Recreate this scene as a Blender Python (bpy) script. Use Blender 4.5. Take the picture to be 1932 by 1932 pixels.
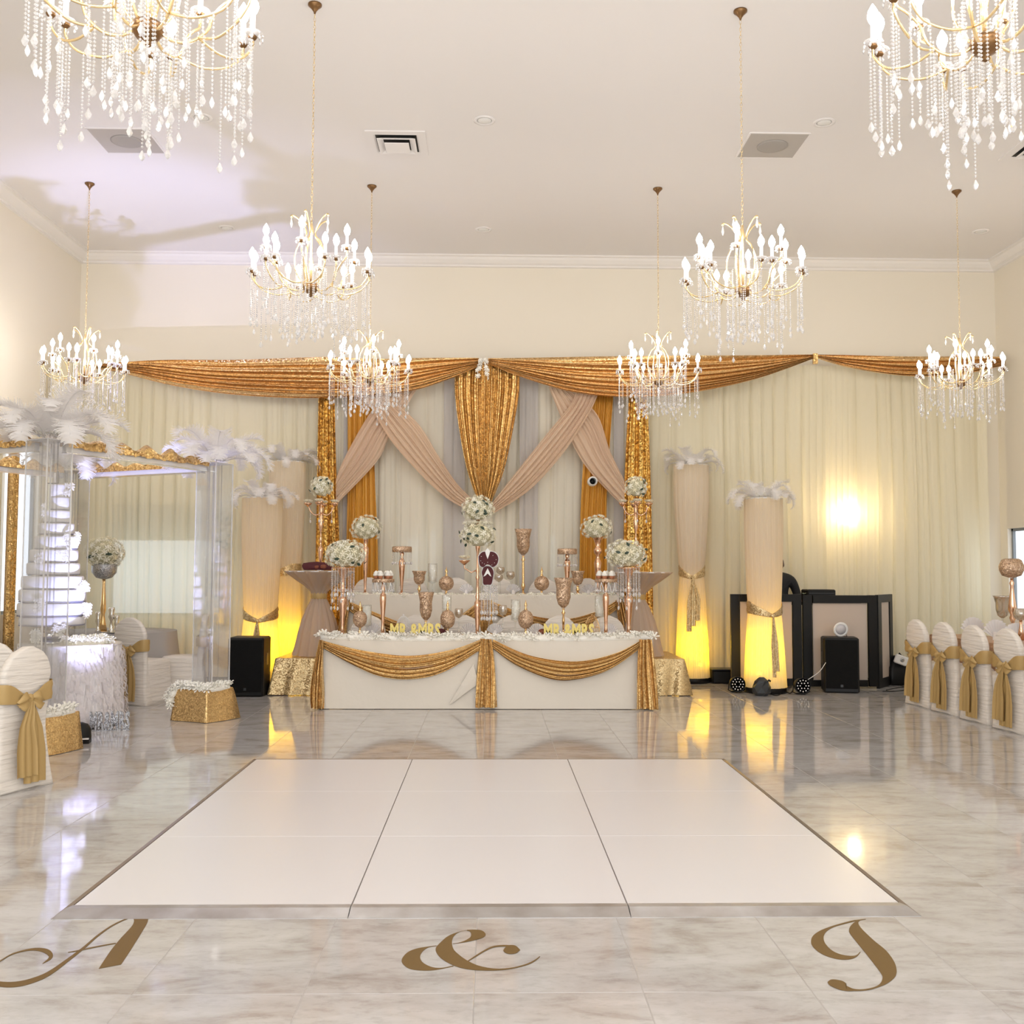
import bpy, math, random
from math import sin, cos, pi, radians, sqrt
from mathutils import Vector, Matrix, Euler

for o in list(bpy.data.objects): bpy.data.objects.remove(o)
scn = bpy.context.scene
COL = scn.collection

# ------------------------------------------------------------------ camera
H = 1.485
ROT = Matrix.Rotation(radians(-1.2), 3, 'Z') @ Matrix.Rotation(radians(93.35), 3, 'X') @ Matrix.Rotation(radians(0.2), 3, 'Z')
cd = bpy.data.cameras.new('camera'); cam = bpy.data.objects.new('camera', cd); COL.objects.link(cam)
cd.sensor_width = 36; cd.lens = 36; cd.clip_start = .05; cd.clip_end = 200
cam.matrix_world = Matrix.Translation((0, 0, H)) @ ROT.to_4x4()
scn.camera = cam

# ------------------------------------------------------------------ world, lights, exposure
w = bpy.data.worlds.new('world'); scn.world = w; w.use_nodes = True
w.node_tree.nodes['Background'].inputs[0].default_value = (.98, .98, 1.0, 1)
w.node_tree.nodes['Background'].inputs[1].default_value = .6
scn.view_settings.view_transform = 'Standard'; scn.view_settings.look = 'None'
scn.view_settings.exposure = 0.07; scn.view_settings.gamma = 1; scn.view_settings.use_curve_mapping = False

def light(name, kind, loc, energy, color=(1, 1, 1), rot=(0, 0, 0), **kw):
    l = bpy.data.lights.new(name, kind); l.energy = energy; l.color = color
    for k, v in kw.items(): setattr(l, k, v)
    o = bpy.data.objects.new(name, l); COL.objects.link(o); o.location = loc; o.rotation_euler = rot
    return o
# added fill panel behind the camera, standing in for unseen entrance windows
light('rear_fill_area', 'AREA', (0.5, -3.6, 3.0), 430, (.93, .97, 1), (radians(80), 0, 0), shape='RECTANGLE', size=12, size_y=4.5)
# added point fills level with the camera, no chandeliers are built for them
for _x in (-4.7, -1.4, 2.0, 5.4):
    light('rear_fill_point', 'POINT', (_x, 0.2, 3.9), 62, (1, .95, .88), shadow_soft_size=.4)

# ------------------------------------------------------------------ helpers
def ray(px, py): return ROT @ Vector(((px-966)/1932, -(py-966)/1932, -1))
def at(px, py, Y):
    d = ray(px, py); t = Y/d.y; return Vector((d.x*t, Y, H+d.z*t))
def atz(px, py, z=0.0):
    d = ray(px, py); t = (z-H)/d.z; return Vector((d.x*t, d.y*t, z))
def ppm(Y): return 1932.0/Y

class MB:
    def __init__(s): s.v = []; s.f = []
    def add(s, V, F):
        n = len(s.v); s.v += [tuple(p) for p in V]; s.f += [tuple(i+n for i in f) for f in F]; return s
    def box(s, c, d, M=None, top=1.0):
        x, y, z = d[0]/2, d[1]/2, d[2]/2
        V = [Vector((-x, -y, -z)), Vector((x, -y, -z)), Vector((x, y, -z)), Vector((-x, y, -z)),
             Vector((-x*top, -y*top, z)), Vector((x*top, -y*top, z)), Vector((x*top, y*top, z)), Vector((-x*top, y*top, z))]
        if M: V = [M @ p for p in V]
        c = Vector(c); V = [p+c for p in V]
        return s.add(V, [(3, 2, 1, 0), (4, 5, 6, 7), (0, 1, 5, 4), (1, 2, 6, 5), (2, 3, 7, 6), (3, 0, 4, 7)])
    def bbox(s, c, d, b=.01):   # box with bevelled edges
        x, y, z = d[0]/2, d[1]/2, d[2]/2; b = min(b, x*.9, y*.9, z*.9)
        rows = []
        for zz, k in ((-z, b), (-z+b, 0), (z-b, 0), (z, b)):
            X, Y = x-k, y-k
            rows.append([(c[0]+p, c[1]+q, c[2]+zz) for p, q in ((-X+b, -Y), (X-b, -Y), (X, -Y+b), (X, Y-b), (X-b, Y), (-X+b, Y), (-X, Y-b), (-X, -Y+b))])
        return s.loft(rows, True, True)
    def loft(s, rows, closed=False, caps=False):
        n = len(rows[0]); V = [p for r in rows for p in r]; F = []
        for i in range(len(rows)-1):
            for j in range(n if closed else n-1):
                k = (j+1) % n; F.append((i*n+j, i*n+k, (i+1)*n+k, (i+1)*n+j))
        if caps:
            F.append(tuple(range(n-1, -1, -1))); m = (len(rows)-1)*n; F.append(tuple(m+j for j in range(n)))
        return s.add(V, F)
    def lathe(s, prof, n=16, c=(0, 0, 0), sy=1.0, caps=True, M=None):
        rows = []
        for r, z in prof:
            rr = [Vector((r*cos(2*pi*j/n), r*sy*sin(2*pi*j/n), z)) for j in range(n)]
            if M: rr = [M @ p for p in rr]
            rows.append([p+Vector(c) for p in rr])
        return s.loft(rows, True, caps)
    def tube(s, pts, r=.01, n=6, caps=True):
        pts = [Vector(p) for p in pts]; rows = []
        up = Vector((.13, .21, .97))
        for i, p in enumerate(pts):
            t = (pts[min(i+1, len(pts)-1)]-pts[max(i-1, 0)])
            if t.length < 1e-9: t = Vector((0, 0, 1))
            t.normalize()
            a = t.cross(up)
            if a.length < .05: a = t.cross(Vector((1, 0, 0)))
            a.normalize(); b = t.cross(a)
            rr = r[i] if isinstance(r, (list, tuple)) else r
            rows.append([p+(a*cos(2*pi*j/n)+b*sin(2*pi*j/n))*rr for j in range(n)])
        return s.loft(rows, True, caps)
    def ball(s, c, r, n=10, m=6, sq=(1, 1, 1)):
        rows = []
        for i in range(m+1):
            a = -pi/2+pi*i/m; q = max(cos(a), .02)
            rows.append([(c[0]+r*sq[0]*q*cos(2*pi*j/n), c[1]+r*sq[1]*q*sin(2*pi*j/n), c[2]+r*sq[2]*sin(a)) for j in range(n)])
        return s.loft(rows, True, True)
    def octa(s, c, r, h=None):
        h = h or r; x, y, z = c
        return s.add([(x+r, y, z), (x, y+r, z), (x-r, y, z), (x, y-r, z), (x, y, z+h), (x, y, z-h)],
                     [(0, 1, 4), (1, 2, 4), (2, 3, 4), (3, 0, 4), (1, 0, 5), (2, 1, 5), (3, 2, 5), (0, 3, 5)])
    def prism(s, poly, z0, z1):
        n = len(poly); V = [(p[0], p[1], z0) for p in poly]+[(p[0], p[1], z1) for p in poly]
        F = [tuple(range(n-1, -1, -1)), tuple(range(n, 2*n))]+[(i, (i+1) % n, n+(i+1) % n, n+i) for i in range(n)]
        return s.add(V, F)
    def mesh(s, name, mat, smooth=True):
        me = bpy.data.meshes.new(name); me.from_pydata(s.v, [], s.f)
        if smooth: me.polygons.foreach_set('use_smooth', [True]*len(me.polygons))
        if mat: me.materials.append(mat)
        me.update(); return me
    def build(s, name, mat, parent=None, smooth=True, recenter=False):
        off = Vector((0, 0, 0))
        if recenter:
            xs = [p[0] for p in s.v]; ys = [p[1] for p in s.v]; zs = [p[2] for p in s.v]
            off = Vector(((min(xs)+max(xs))/2, (min(ys)+max(ys))/2, min(zs)))
            s.v = [(p[0]-off.x, p[1]-off.y, p[2]-off.z) for p in s.v]
        o = bpy.data.objects.new(name, s.mesh(name, mat, smooth)); COL.objects.link(o); o.location = off
        if parent: o.parent = parent
        return o

def inst(name, me, parent=None, loc=(0, 0, 0), rot=(0, 0, 0), sc=1):
    o = bpy.data.objects.new(name, me); COL.objects.link(o); o.location = loc; o.rotation_euler = rot
    o.scale = (sc, sc, sc) if not isinstance(sc, tuple) else sc
    if parent: o.parent = parent
    return o
def tag(o, label=None, cat=None, group=None, kind=None):
    if label: o['label'] = label
    if cat: o['category'] = cat
    if group: o['group'] = group
    if kind: o['kind'] = kind
    return o
def thing(name, label, cat, loc=(0, 0, 0), rz=0, group=None):
    o = bpy.data.objects.new(name, None); COL.objects.link(o); o.empty_display_size = .1
    o.location = loc; o.rotation_euler = (0, 0, rz); return tag(o, label, cat, group)
KIDS = {}
def copy_tree(o, parent=None):
    kids = [c for c in ALLKIDS(o)]
    c = o.copy(); COL.objects.link(c)
    if parent: c.parent = parent
    for k in kids: copy_tree(k, c)
    return c
def ALLKIDS(o): return list(o.children)
def kidmap():
    m = {}
    for x in COL.objects:
        if x.parent: m.setdefault(x.parent.name, []).append(x)
    return m
def dup(root, loc, rz, label, group=None):
    m = SNAP
    def rec(o, p):
        c = o.copy(); COL.objects.link(c)
        if p: c.parent = p
        for k in m.get(o.name, []): rec(k, c)
        return c
    r = rec(root, None); r.location = loc; r.rotation_euler = (0, 0, rz); r['label'] = label
    if group: r['group'] = group
    return r

def cr(pts, n):  # catmull-rom resample, equal parameter
    P = [tuple(p) for p in pts]; m = len(P)-1; out = []; k = len(P[0])
    for i in range(n+1):
        t = i/n*m; a = min(int(t), m-1); f = t-a
        p0 = P[max(a-1, 0)]; p1 = P[a]; p2 = P[a+1]; p3 = P[min(a+2, m)]
        out.append(tuple(.5*(2*p1[j]+(p2[j]-p0[j])*f+(2*p0[j]-5*p1[j]+4*p2[j]-p3[j])*f*f+(3*p1[j]-p0[j]-3*p2[j]+p3[j])*f**3) for j in range(k)))
    return out

def drape(mb, eA, eB, Y, nu, nv, nf, amp, seed=0, taper=None, vpow=1.0):
    nv = max(nv, int(nf*15)); nu = max(nu, 40)
    """cloth stretched between two edges standing in the plane Y, with folds running along it"""
    rnd = random.Random(seed)
    ph = [rnd.uniform(0, 6.28) for _ in range(6)]
    A = cr(eA, nu); B = cr(eB, nu); rows = []
    for i in range(nu+1):
        u = i/nu; a = at(A[i][0], A[i][1], Y); b = at(B[i][0], B[i][1], Y); r = []
        k = taper(u) if taper else 1
        for j in range(nv+1):
            v = j/nv; vv = v**vpow
            p = a.lerp(b, vv)
            q = 2*pi*nf*v+ph[0]+.8*sin(u*3+ph[1])+.6*sin(v*9+ph[4])
            d = .62*(1-abs(sin(q/2))**1.4)+.38*(.5+.5*sin(q*2.17+ph[2]+u*2))+.2*sin(q*.43+ph[3]+u*4)
            p.y -= amp*k*d
            r.append(p)
        rows.append(r)
    return mb.loft(rows)

# ------------------------------------------------------------------ materials
def mat(name, col, rough=.6, metal=0, spec=.5, **kw):
    m = bpy.data.materials.new(name); m.use_nodes = True; b = m.node_tree.nodes['Principled BSDF']
    b.inputs['Base Color'].default_value = (*col, 1); b.inputs['Roughness'].default_value = rough
    b.inputs['Metallic'].default_value = metal; b.inputs['Specular IOR Level'].default_value = spec
    for k, v in kw.items(): b.inputs[k.replace('_', ' ')].default_value = v
    return m
def N(m, t): return m.node_tree.nodes.new(t)
def L(m, a, b): m.node_tree.links.new(a, b)
def bumpify(m, scale=40, dist=.01, strength=.4, kind='noise', stretch=(1, 1, 1), coord='Object'):
    b = m.node_tree.nodes['Principled BSDF']; tc = N(m, 'ShaderNodeTexCoord'); mp = N(m, 'ShaderNodeMapping')
    mp.inputs['Scale'].default_value = stretch
    t = N(m, 'ShaderNodeTexNoise' if kind == 'noise' else 'ShaderNodeTexVoronoi'); t.inputs['Scale'].default_value = scale
    bp = N(m, 'ShaderNodeBump'); bp.inputs['Strength'].default_value = strength; bp.inputs['Distance'].default_value = dist
    L(m, tc.outputs[coord], mp.inputs[0]); L(m, mp.outputs[0], t.inputs['Vector'])
    L(m, t.outputs[0], bp.inputs['Height']); L(m, bp.outputs[0], b.inputs['Normal']); return m
def vary(m, c1, c2, scale=6, stretch=(1, 1, 1), coord='Object', detail=4):
    b = m.node_tree.nodes['Principled BSDF']; tc = N(m, 'ShaderNodeTexCoord'); mp = N(m, 'ShaderNodeMapping')
    mp.inputs['Scale'].default_value = stretch
    t = N(m, 'ShaderNodeTexNoise'); t.inputs['Scale'].default_value = scale; t.inputs['Detail'].default_value = detail
    r = N(m, 'ShaderNodeValToRGB'); r.color_ramp.elements[0].color = (*c1, 1); r.color_ramp.elements[1].color = (*c2, 1)
    r.color_ramp.elements[0].position = .35; r.color_ramp.elements[1].position = .65
    L(m, tc.outputs[coord], mp.inputs[0]); L(m, mp.outputs[0], t.inputs['Vector']); L(m, t.outputs[0], r.inputs[0]); L(m, r.outputs[0], b.inputs['Base Color'])
    return m
def sheer(name, col, transl=.35, transp=.1):
    m = bpy.data.materials.new(name); m.use_nodes = True; nt = m.node_tree; nt.nodes.clear()
    out = N(m, 'ShaderNodeOutputMaterial'); d = N(m, 'ShaderNodeBsdfDiffuse'); t = N(m, 'ShaderNodeBsdfTranslucent'); tr = N(m, 'ShaderNodeBsdfTransparent')
    m1 = N(m, 'ShaderNodeMixShader'); m2 = N(m, 'ShaderNodeMixShader')
    d.inputs[0].default_value = (*col, 1); t.inputs[0].default_value = (*col, 1)
    m1.inputs[0].default_value = transl; m2.inputs[0].default_value = transp
    L(m, d.outputs[0], m1.inputs[1]); L(m, t.outputs[0], m1.inputs[2]); L(m, m1.outputs[0], m2.inputs[1]); L(m, tr.outputs[0], m2.inputs[2]); L(m, m2.outputs[0], out.inputs[0])
    return m
def clear(name, tint, gloss=.25, body=.1, bodycol=(.9, .9, .92), rough=.04):
    m = bpy.data.materials.new(name); m.use_nodes = True; nt = m.node_tree; nt.nodes.clear()
    out = N(m, 'ShaderNodeOutputMaterial'); g = N(m, 'ShaderNodeBsdfGlossy'); g.inputs['Roughness'].default_value = rough
    tr = N(m, 'ShaderNodeBsdfTransparent'); tr.inputs[0].default_value = (*tint, 1); d = N(m, 'ShaderNodeBsdfDiffuse'); d.inputs[0].default_value = (*bodycol, 1)
    m1 = N(m, 'ShaderNodeMixShader'); m2 = N(m, 'ShaderNodeMixShader'); lw = N(m, 'ShaderNodeLayerWeight'); lw.inputs[0].default_value = .3
    mr = N(m, 'ShaderNodeMapRange'); mr.inputs[3].default_value = gloss; mr.inputs[4].default_value = min(1, gloss+.5)
    L(m, lw.outputs['Facing'], mr.inputs[0]); L(m, mr.outputs[0], m1.inputs[0])
    L(m, tr.outputs[0], m1.inputs[1]); L(m, g.outputs[0], m1.inputs[2]); m2.inputs[0].default_value = body
    L(m, m1.outputs[0], m2.inputs[1]); L(m, d.outputs[0], m2.inputs[2]); L(m, m2.outputs[0], out.inputs[0]); return m
def emit(name, col, s):
    m = bpy.data.materials.new(name); m.use_nodes = True; nt = m.node_tree; nt.nodes.clear()
    out = N(m, 'ShaderNodeOutputMaterial'); e = N(m, 'ShaderNodeEmission'); e.inputs[0].default_value = (*col, 1); e.inputs[1].default_value = s
    L(m, e.outputs[0], out.inputs[0]); return m

def sequin(m, scale, a, b, k=.42):
    bs = m.node_tree.nodes['Principled BSDF']; tc = N(m, 'ShaderNodeTexCoord'); v = N(m, 'ShaderNodeTexVoronoi'); v.inputs['Scale'].default_value = scale
    L(m, tc.outputs['Object'], v.inputs['Vector'])
    geo = N(m, 'ShaderNodeNewGeometry'); sub = N(m, 'ShaderNodeVectorMath'); sub.operation = 'SUBTRACT'; sub.inputs[1].default_value = (.5, .5, .5)
    sc = N(m, 'ShaderNodeVectorMath'); sc.operation = 'SCALE'; sc.inputs['Scale'].default_value = k
    ad = N(m, 'ShaderNodeVectorMath'); ad.operation = 'ADD'; nr = N(m, 'ShaderNodeVectorMath'); nr.operation = 'NORMALIZE'
    L(m, v.outputs['Color'], sub.inputs[0]); L(m, sub.outputs[0], sc.inputs[0]); L(m, geo.outputs['Normal'], ad.inputs[0]); L(m, sc.outputs[0], ad.inputs[1]); L(m, ad.outputs[0], nr.inputs[0]); L(m, nr.outputs[0], bs.inputs['Normal'])
    sep = N(m, 'ShaderNodeSeparateColor'); L(m, v.outputs['Color'], sep.inputs[0])
    r = N(m, 'ShaderNodeValToRGB'); r.color_ramp.elements[0].color = (*a, 1); r.color_ramp.elements[1].color = (*b, 1)
    L(m, sep.outputs[0], r.inputs[0]); L(m, r.outputs[0], bs.inputs['Base Color']); return m
M = {}
M['wall'] = mat('wall_paint', (.82, .755, .64), .85)
M['ceil'] = mat('ceiling_paint', (.845, .81, .79), .9)
M['crown'] = mat('crown_paint', (.84, .80, .76), .6)
M['seq'] = mat('gold_sequin', (.50, .28, .085), .30, .85)
sequin(M['seq'], 70, (.48, .27, .09), (.98, .70, .30))
M['seqpale'] = sequin(mat('pale_gold_sequin', (.6, .45, .2), .35, .6), 100, (.42, .27, .11), (.85, .66, .36))
M['lame'] = sequin(mat('gold_lame', (.66, .40, .15), .32, .75), 110, (.52, .31, .12), (.92, .66, .30))
M['val'] = sequin(mat('gold_valance', (.62, .37, .15), .30, .85), 80, (.50, .29, .11), (.95, .66, .32))
M['seqcolumn'] = sequin(mat('gold_sequin_bright', (.6, .38, .1), .28, .8), 50, (.40, .19, .04), (1, .68, .2), .8)
M['amber'] = mat('amber_satin', (.58, .27, .028), .45, .1)
M['champ'] = sheer('champagne_chiffon', (.76, .57, .42), .25, .02)
M['ivory'] = sheer('ivory_sheer', (.95, .89, .70), .30, .17)
M['ivoryc'] = sheer('ivory_centre_sheer', (.95, .90, .77), .25, .04)
M['greysheer'] = sheer('grey_sheer', (.70, .67, .65), .3, .08)
M['colfab'] = sheer('column_sheer', (.90, .81, .68), .5, .04)
M['tulle'] = sheer('champagne_tulle', (.72, .57, .45), .35, .12)
M['linen'] = mat('ivory_linen', (.80, .74, .65), .8); bumpify(M['linen'], 9, .02, .25)
M['spandex'] = mat('white_spandex', (.82, .76, .69), .6)
def ruche(m):
    b = m.node_tree.nodes['Principled BSDF']; tc = N(m, 'ShaderNodeTexCoord'); mp = N(m, 'ShaderNodeMapping'); mp.inputs['Scale'].default_value = (3, 3, 30)
    n = N(m, 'ShaderNodeTexNoise'); n.inputs['Scale'].default_value = 1.1; n.inputs['Detail'].default_value = 2
    bp = N(m, 'ShaderNodeBump'); bp.inputs['Distance'].default_value = .02; bp.inputs['Strength'].default_value = .9
    L(m, tc.outputs['Object'], mp.inputs[0]); L(m, mp.outputs[0], n.inputs['Vector']); L(m, n.outputs[0], bp.inputs['Height']); L(m, bp.outputs[0], b.inputs['Normal'])
ruche(M['spandex'])
M['organza'] = mat('gold_organza', (.50, .335, .13), .5, .15)
M['goldm'] = mat('polished_gold', (.85, .58, .28), .2, 1)
M['rose'] = mat('rose_gold', (.80, .50, .33), .16, 1)
M['brass'] = mat('chandelier_gold', (.93, .72, .40), .25, .85)
M['darkbrass'] = mat('dark_brass', (.22, .12, .05), .35, .8)
M['glit'] = sequin(mat('gold_glitter', (.55, .36, .22), .35, .5), 95, (.34, .21, .13), (.78, .56, .38), .7)
M['silverglit'] = sequin(mat('silver_glitter', (.6, .6, .6), .4, .6), 150, (.22, .22, .23), (.60, .60, .61))
M['silver'] = mat('mercury_silver', (.8, .78, .74), .15, 1)
M['mercury'] = clear('mercury_glass', (.95, .88, .75), .45, .3, (.62, .5, .36))
M['crystal'] = clear('crystal', (.98, .98, 1), .38, .42, (1, .98, .97), .05)
M['acrylic'] = clear('acrylic', (.98, .985, .99), .04, .035, (.9, .9, .93))
M['glass'] = clear('vase_glass', (.98, .99, .98), .05, .04)
M['petal'] = mat('cream_petal', (.90, .85, .68), .7); 
def petal_tint(m, a, b_):
    b = m.node_tree.nodes['Principled BSDF']; oi = N(m, 'ShaderNodeObjectInfo'); r = N(m, 'ShaderNodeValToRGB')
    r.color_ramp.elements[0].color = (*a, 1); r.color_ramp.elements[1].color = (*b_, 1); L(m, oi.outputs['Random'], r.inputs[0]); L(m, r.outputs[0], b.inputs['Base Color'])
petal_tint(M['petal'], (.95, .88, .66), (.98, .96, .86))

M['petalw'] = mat('white_petal', (.97, .94, .86), .7)
M['leaf'] = mat('dark_leaf', (.03, .055, .035), .5)
M['feather'] = sheer('white_feather', (.93, .91, .90), .4, .28)
M['fcore'] = mat('flower_foam', (.62, .58, .40), .9)
M['bulb'] = emit('lit_bulb', (1, .96, .91), 62)
M['candle'] = mat('candle_sleeve', (.9, .88, .9), .4)
M['panel'] = mat('white_floor_panel', (.79, .77, .785), .22, 0, .4)
M['alu'] = mat('aluminium_edge', (.50, .48, .47), .35, .8); vary(M['alu'], (.42, .39, .37), (.58, .57, .57), 5)
M['bronze'] = mat('bronze_edge', (.34, .27, .21), .35, .7)
M['letter'] = mat('gold_vinyl', (.17, .10, .028), .5, .0, .25)
M['black'] = mat('black_paint', (.006, .006, .006), .45, 0, .3)
M['blackm'] = mat('black_mesh', (.004, .004, .004), .8, 0, .2); bumpify(M['blackm'], 200, .004, .5, 'voronoi')
M['plastic'] = mat('dark_plastic', (.03, .033, .036), .35)
M['scrim'] = mat('grey_scrim', (.56, .47, .40), .6)
M['whitep'] = mat('white_plastic', (.85, .84, .82), .4)
M['gold3d'] = mat('gold_letter', (.62, .48, .14), .35, .5)
M['burg'] = mat('burgundy_velvet', (.075, .006, .010), .7)
M['brownv'] = mat('brown_velvet', (.20, .05, .02), .6)
M['tier'] = mat('white_icing', (.86, .84, .86), .5)
M['board'] = mat('cake_board', (.28, .27, .35), .5)
M['tulle_w'] = mat('white_tulle', (.84, .80, .80), .8); bumpify(M['tulle_w'], 14, .06, .6, 'noise', (2, 2, .5))
M['satinr'] = mat('rose_gold_satin', (.52, .31, .19), .45, .3); bumpify(M['satinr'], 16, .05, 1, 'noise')
M['greycloth'] = mat('grey_tablecloth', (.42, .40, .39), .7)
M['skin'] = mat('brown_skin', (.12, .055, .03), .5)
M['suit'] = mat('black_suit', (.008, .008, .01), .7)
M['amberled'] = emit('amber_lamp', (1, .66, .02), 40)
M['sconce'] = emit('wall_lamp_glow', (1, .82, .5), 70)
M['redled'] = emit('red_led', (1, .02, .05), 3)
M['sky'] = emit('daylight_pane', (.78, .90, 1), 1.25)
M['skyR'] = emit('daylight_pane_right', (.86, .92, 1), 1.6)
M['shade'] = mat('grey_shade', (.30, .32, .32), .8)
M['wframe'] = mat('window_frame', (.25, .27, .28), .5)
M['cup'] = mat('cupcake_case', (.45, .18, .09), .6)
M['steel'] = mat('steel_truss', (.5, .5, .5), .3, .9)
M['wood'] = mat('platform_top', (.6, .38, .18), .5)
M['speakerpanel'] = mat('perforated_panel', (.50, .46, .42), .8); M['speakerdark'] = mat('speaker_grille', (.40, .37, .34), .8)

# floor marble
def marble():
    m = mat('polished_marble', (.5, .48, .46), .06, 0, .85); b = m.node_tree.nodes['Principled BSDF']
    tc = N(m, 'ShaderNodeTexCoord'); oi = N(m, 'ShaderNodeObjectInfo'); geo = N(m, 'ShaderNodeNewGeometry')
    sc = N(m, 'ShaderNodeVectorMath'); sc.operation = 'SCALE'; cmb = N(m, 'ShaderNodeCombineXYZ')
    L(m, oi.outputs['Random'], cmb.inputs[0]); L(m, oi.outputs['Random'], cmb.inputs[1]); L(m, cmb.outputs[0], sc.inputs[0]); sc.inputs['Scale'].default_value = 37
    ad = N(m, 'ShaderNodeVectorMath'); ad.operation = 'ADD'; L(m, geo.outputs['Position'], ad.inputs[0]); L(m, sc.outputs[0], ad.inputs[1])
    mp = N(m, 'ShaderNodeMapping'); mp.inputs['Scale'].default_value = (1.0, 2.1, 1); L(m, ad.outputs[0], mp.inputs[0])
    n1 = N(m, 'ShaderNodeTexNoise'); n1.inputs['Scale'].default_value = 2.6; n1.inputs['Detail'].default_value = 8; n1.inputs['Roughness'].default_value = .62; n1.inputs['Distortion'].default_value = .5
    n2 = N(m, 'ShaderNodeTexNoise'); n2.inputs['Scale'].default_value = 11; n2.inputs['Detail'].default_value = 6; n2.inputs['Roughness'].default_value = .7
    L(m, mp.outputs[0], n1.inputs['Vector']); L(m, mp.outputs[0], n2.inputs['Vector'])
    r = N(m, 'ShaderNodeValToRGB'); e = r.color_ramp.elements; e[0].position = .33; e[0].color = (.40, .365, .34, 1); e[1].position = .62; e[1].color = (.585, .57, .565, 1)
    x = r.color_ramp.elements.new(.47); x.color = (.52, .50, .49, 1)
    L(m, n1.outputs[0], r.inputs[0])
    r2 = N(m, 'ShaderNodeValToRGB'); r2.color_ramp.elements[0].position = .3; r2.color_ramp.elements[0].color = (.83, .82, .81, 1); r2.color_ramp.elements[1].position = .5; r2.color_ramp.elements[1].color = (1, 1, 1, 1)
    L(m, n2.outputs[0], r2.inputs[0])
    mx = N(m, 'ShaderNodeMix'); mx.data_type = 'RGBA'; mx.blend_type = 'MULTIPLY'; mx.inputs[0].default_value = 1
    L(m, r.outputs[0], mx.inputs[6]); L(m, r2.outputs[0], mx.inputs[7]); L(m, mx.outputs[2], b.inputs['Base Color'])
    return m
M['marble'] = marble()
M['grout'] = mat('grout', (.42, .39, .37), .5)

def struct(o): o['kind'] = 'structure'; return o

# ------------------------------------------------------------------ room shell
XL, XR, YB, YF, ZC = -5.85, 7.3, 14.5, -3.9, 6.0
fl = MB().box(((XL+XR)/2, (YF+YB)/2, -.061), (XR-XL, YB-YF, .12)).build('floor', M['grout'], None, False); struct(fl)
tile = MB()
tw, tl = .597, 1.197
rows = []
for z, k in ((-.012, 0), (-.001, 0), (0, .0012)):
    X, Y_ = tw/2-k, tl/2-k; rows.append([(-X, -Y_, z), (X, -Y_, z), (X, Y_, z), (-X, Y_, z)])
tile.loft(rows, True, True)
tme = tile.mesh('tile', M['marble'], False)
far = MB()
xs = []
x = -.05+.3-.6*10
while x < XR+.3: xs.append(x); x += .6
ys = []
y = 3.71-.6-1.2
while y < YB+.6: ys.append(y); y += 1.2
for x in xs:
    for y in ys:
        x0, x1, y0, y1 = max(x-tw/2, XL+.002), min(x+tw/2, XR-.002), max(y-tl/2, YF), min(y+tl/2, YB-.002)
        if x1-x0 < .03 or y1-y0 < .05: continue
        full = (x1-x0) > tw-.001 and (y1-y0) > tl-.001
        if full: inst('tile', tme, fl, (x, y, 0))
        else:
            mb = MB(); mb.box((0, 0, -.006), (x1-x0, y1-y0, .012)); o = mb.build('tile', M['marble'], fl, False); o.location = ((x0+x1)/2, (y0+y1)/2, 0)
# nearer to the photographer and behind: joined
mb = MB()
for x in xs:
    y = ys[0]-1.2
    while y > YF+.6:
        x0, x1 = max(x-tw/2, XL+.002), min(x+tw/2, XR-.002)
        mb.box(((x0+x1)/2, y, -.006), (x1-x0, tl, .012)); y -= 1.2
tag(mb.build('tile_field', M['marble'], fl, False), kind='stuff')

struct(MB().box(((XL+XR)/2, (YF+YB)/2, ZC+.06), (XR-XL+.4, YB-YF+.4, .12)).build('ceiling', M['ceil'], None, False))
# back wall with openings for windows behind the sheers: (x0,x1,z0,z1)
def wall_x(name, y, x0, x1, opens, th=.12):
    mb = MB(); opens = sorted(opens); cx = x0
    for a, b, c, d in opens:
        mb.box(((cx+a)/2, y+th/2, ZC/2), (a-cx, th, ZC)); mb.box(((a+b)/2, y+th/2, c/2), (b-a, th, c)); mb.box(((a+b)/2, y+th/2, (d+ZC)/2), (b-a, th, ZC-d)); cx = b
    mb.box(((cx+x1)/2, y+th/2, ZC/2), (x1-cx, th, ZC)); return struct(mb.build(name, M['wall'], None, False))
BW = [(-5.35, -3.78, .85, 2.42), (-3.52, -3.3, .5, 2.42), (-1.22, -.98, .9, 2.0), (-.90, -.74, .9, 2.1), (.80, .96, .9, 2.05)]
wall_x('wall_back', YB, XL-.12, XR+.12, BW)
def wall_y(name, x, sgn, opens, th=.12):
    mb = MB(); cy = YF
    for a, b, c, d in sorted(opens):
        X = x+sgn*th/2
        mb.box((X, (cy+a)/2, ZC/2), (th, a-cy, ZC)); mb.box((X, (a+b)/2, c/2), (th, b-a, c)); mb.box((X, (a+b)/2, (d+ZC)/2), (th, b-a, ZC-d)); cy = b
    mb.box((x+sgn*th/2, (cy+YB)/2, ZC/2), (th, YB-cy, ZC)); return struct(mb.build(name, M['wall'], None, False))
LW = [(12.35, 13.35, .95, 3.1)]
RW = [(13.15, 14.3, .9, 2.12), (9.0, 10.4, .9, 2.12)]
wall_y('wall_left', XL, -1, LW); wall_y('wall_right', XR, 1, RW)
wn = 0
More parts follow.
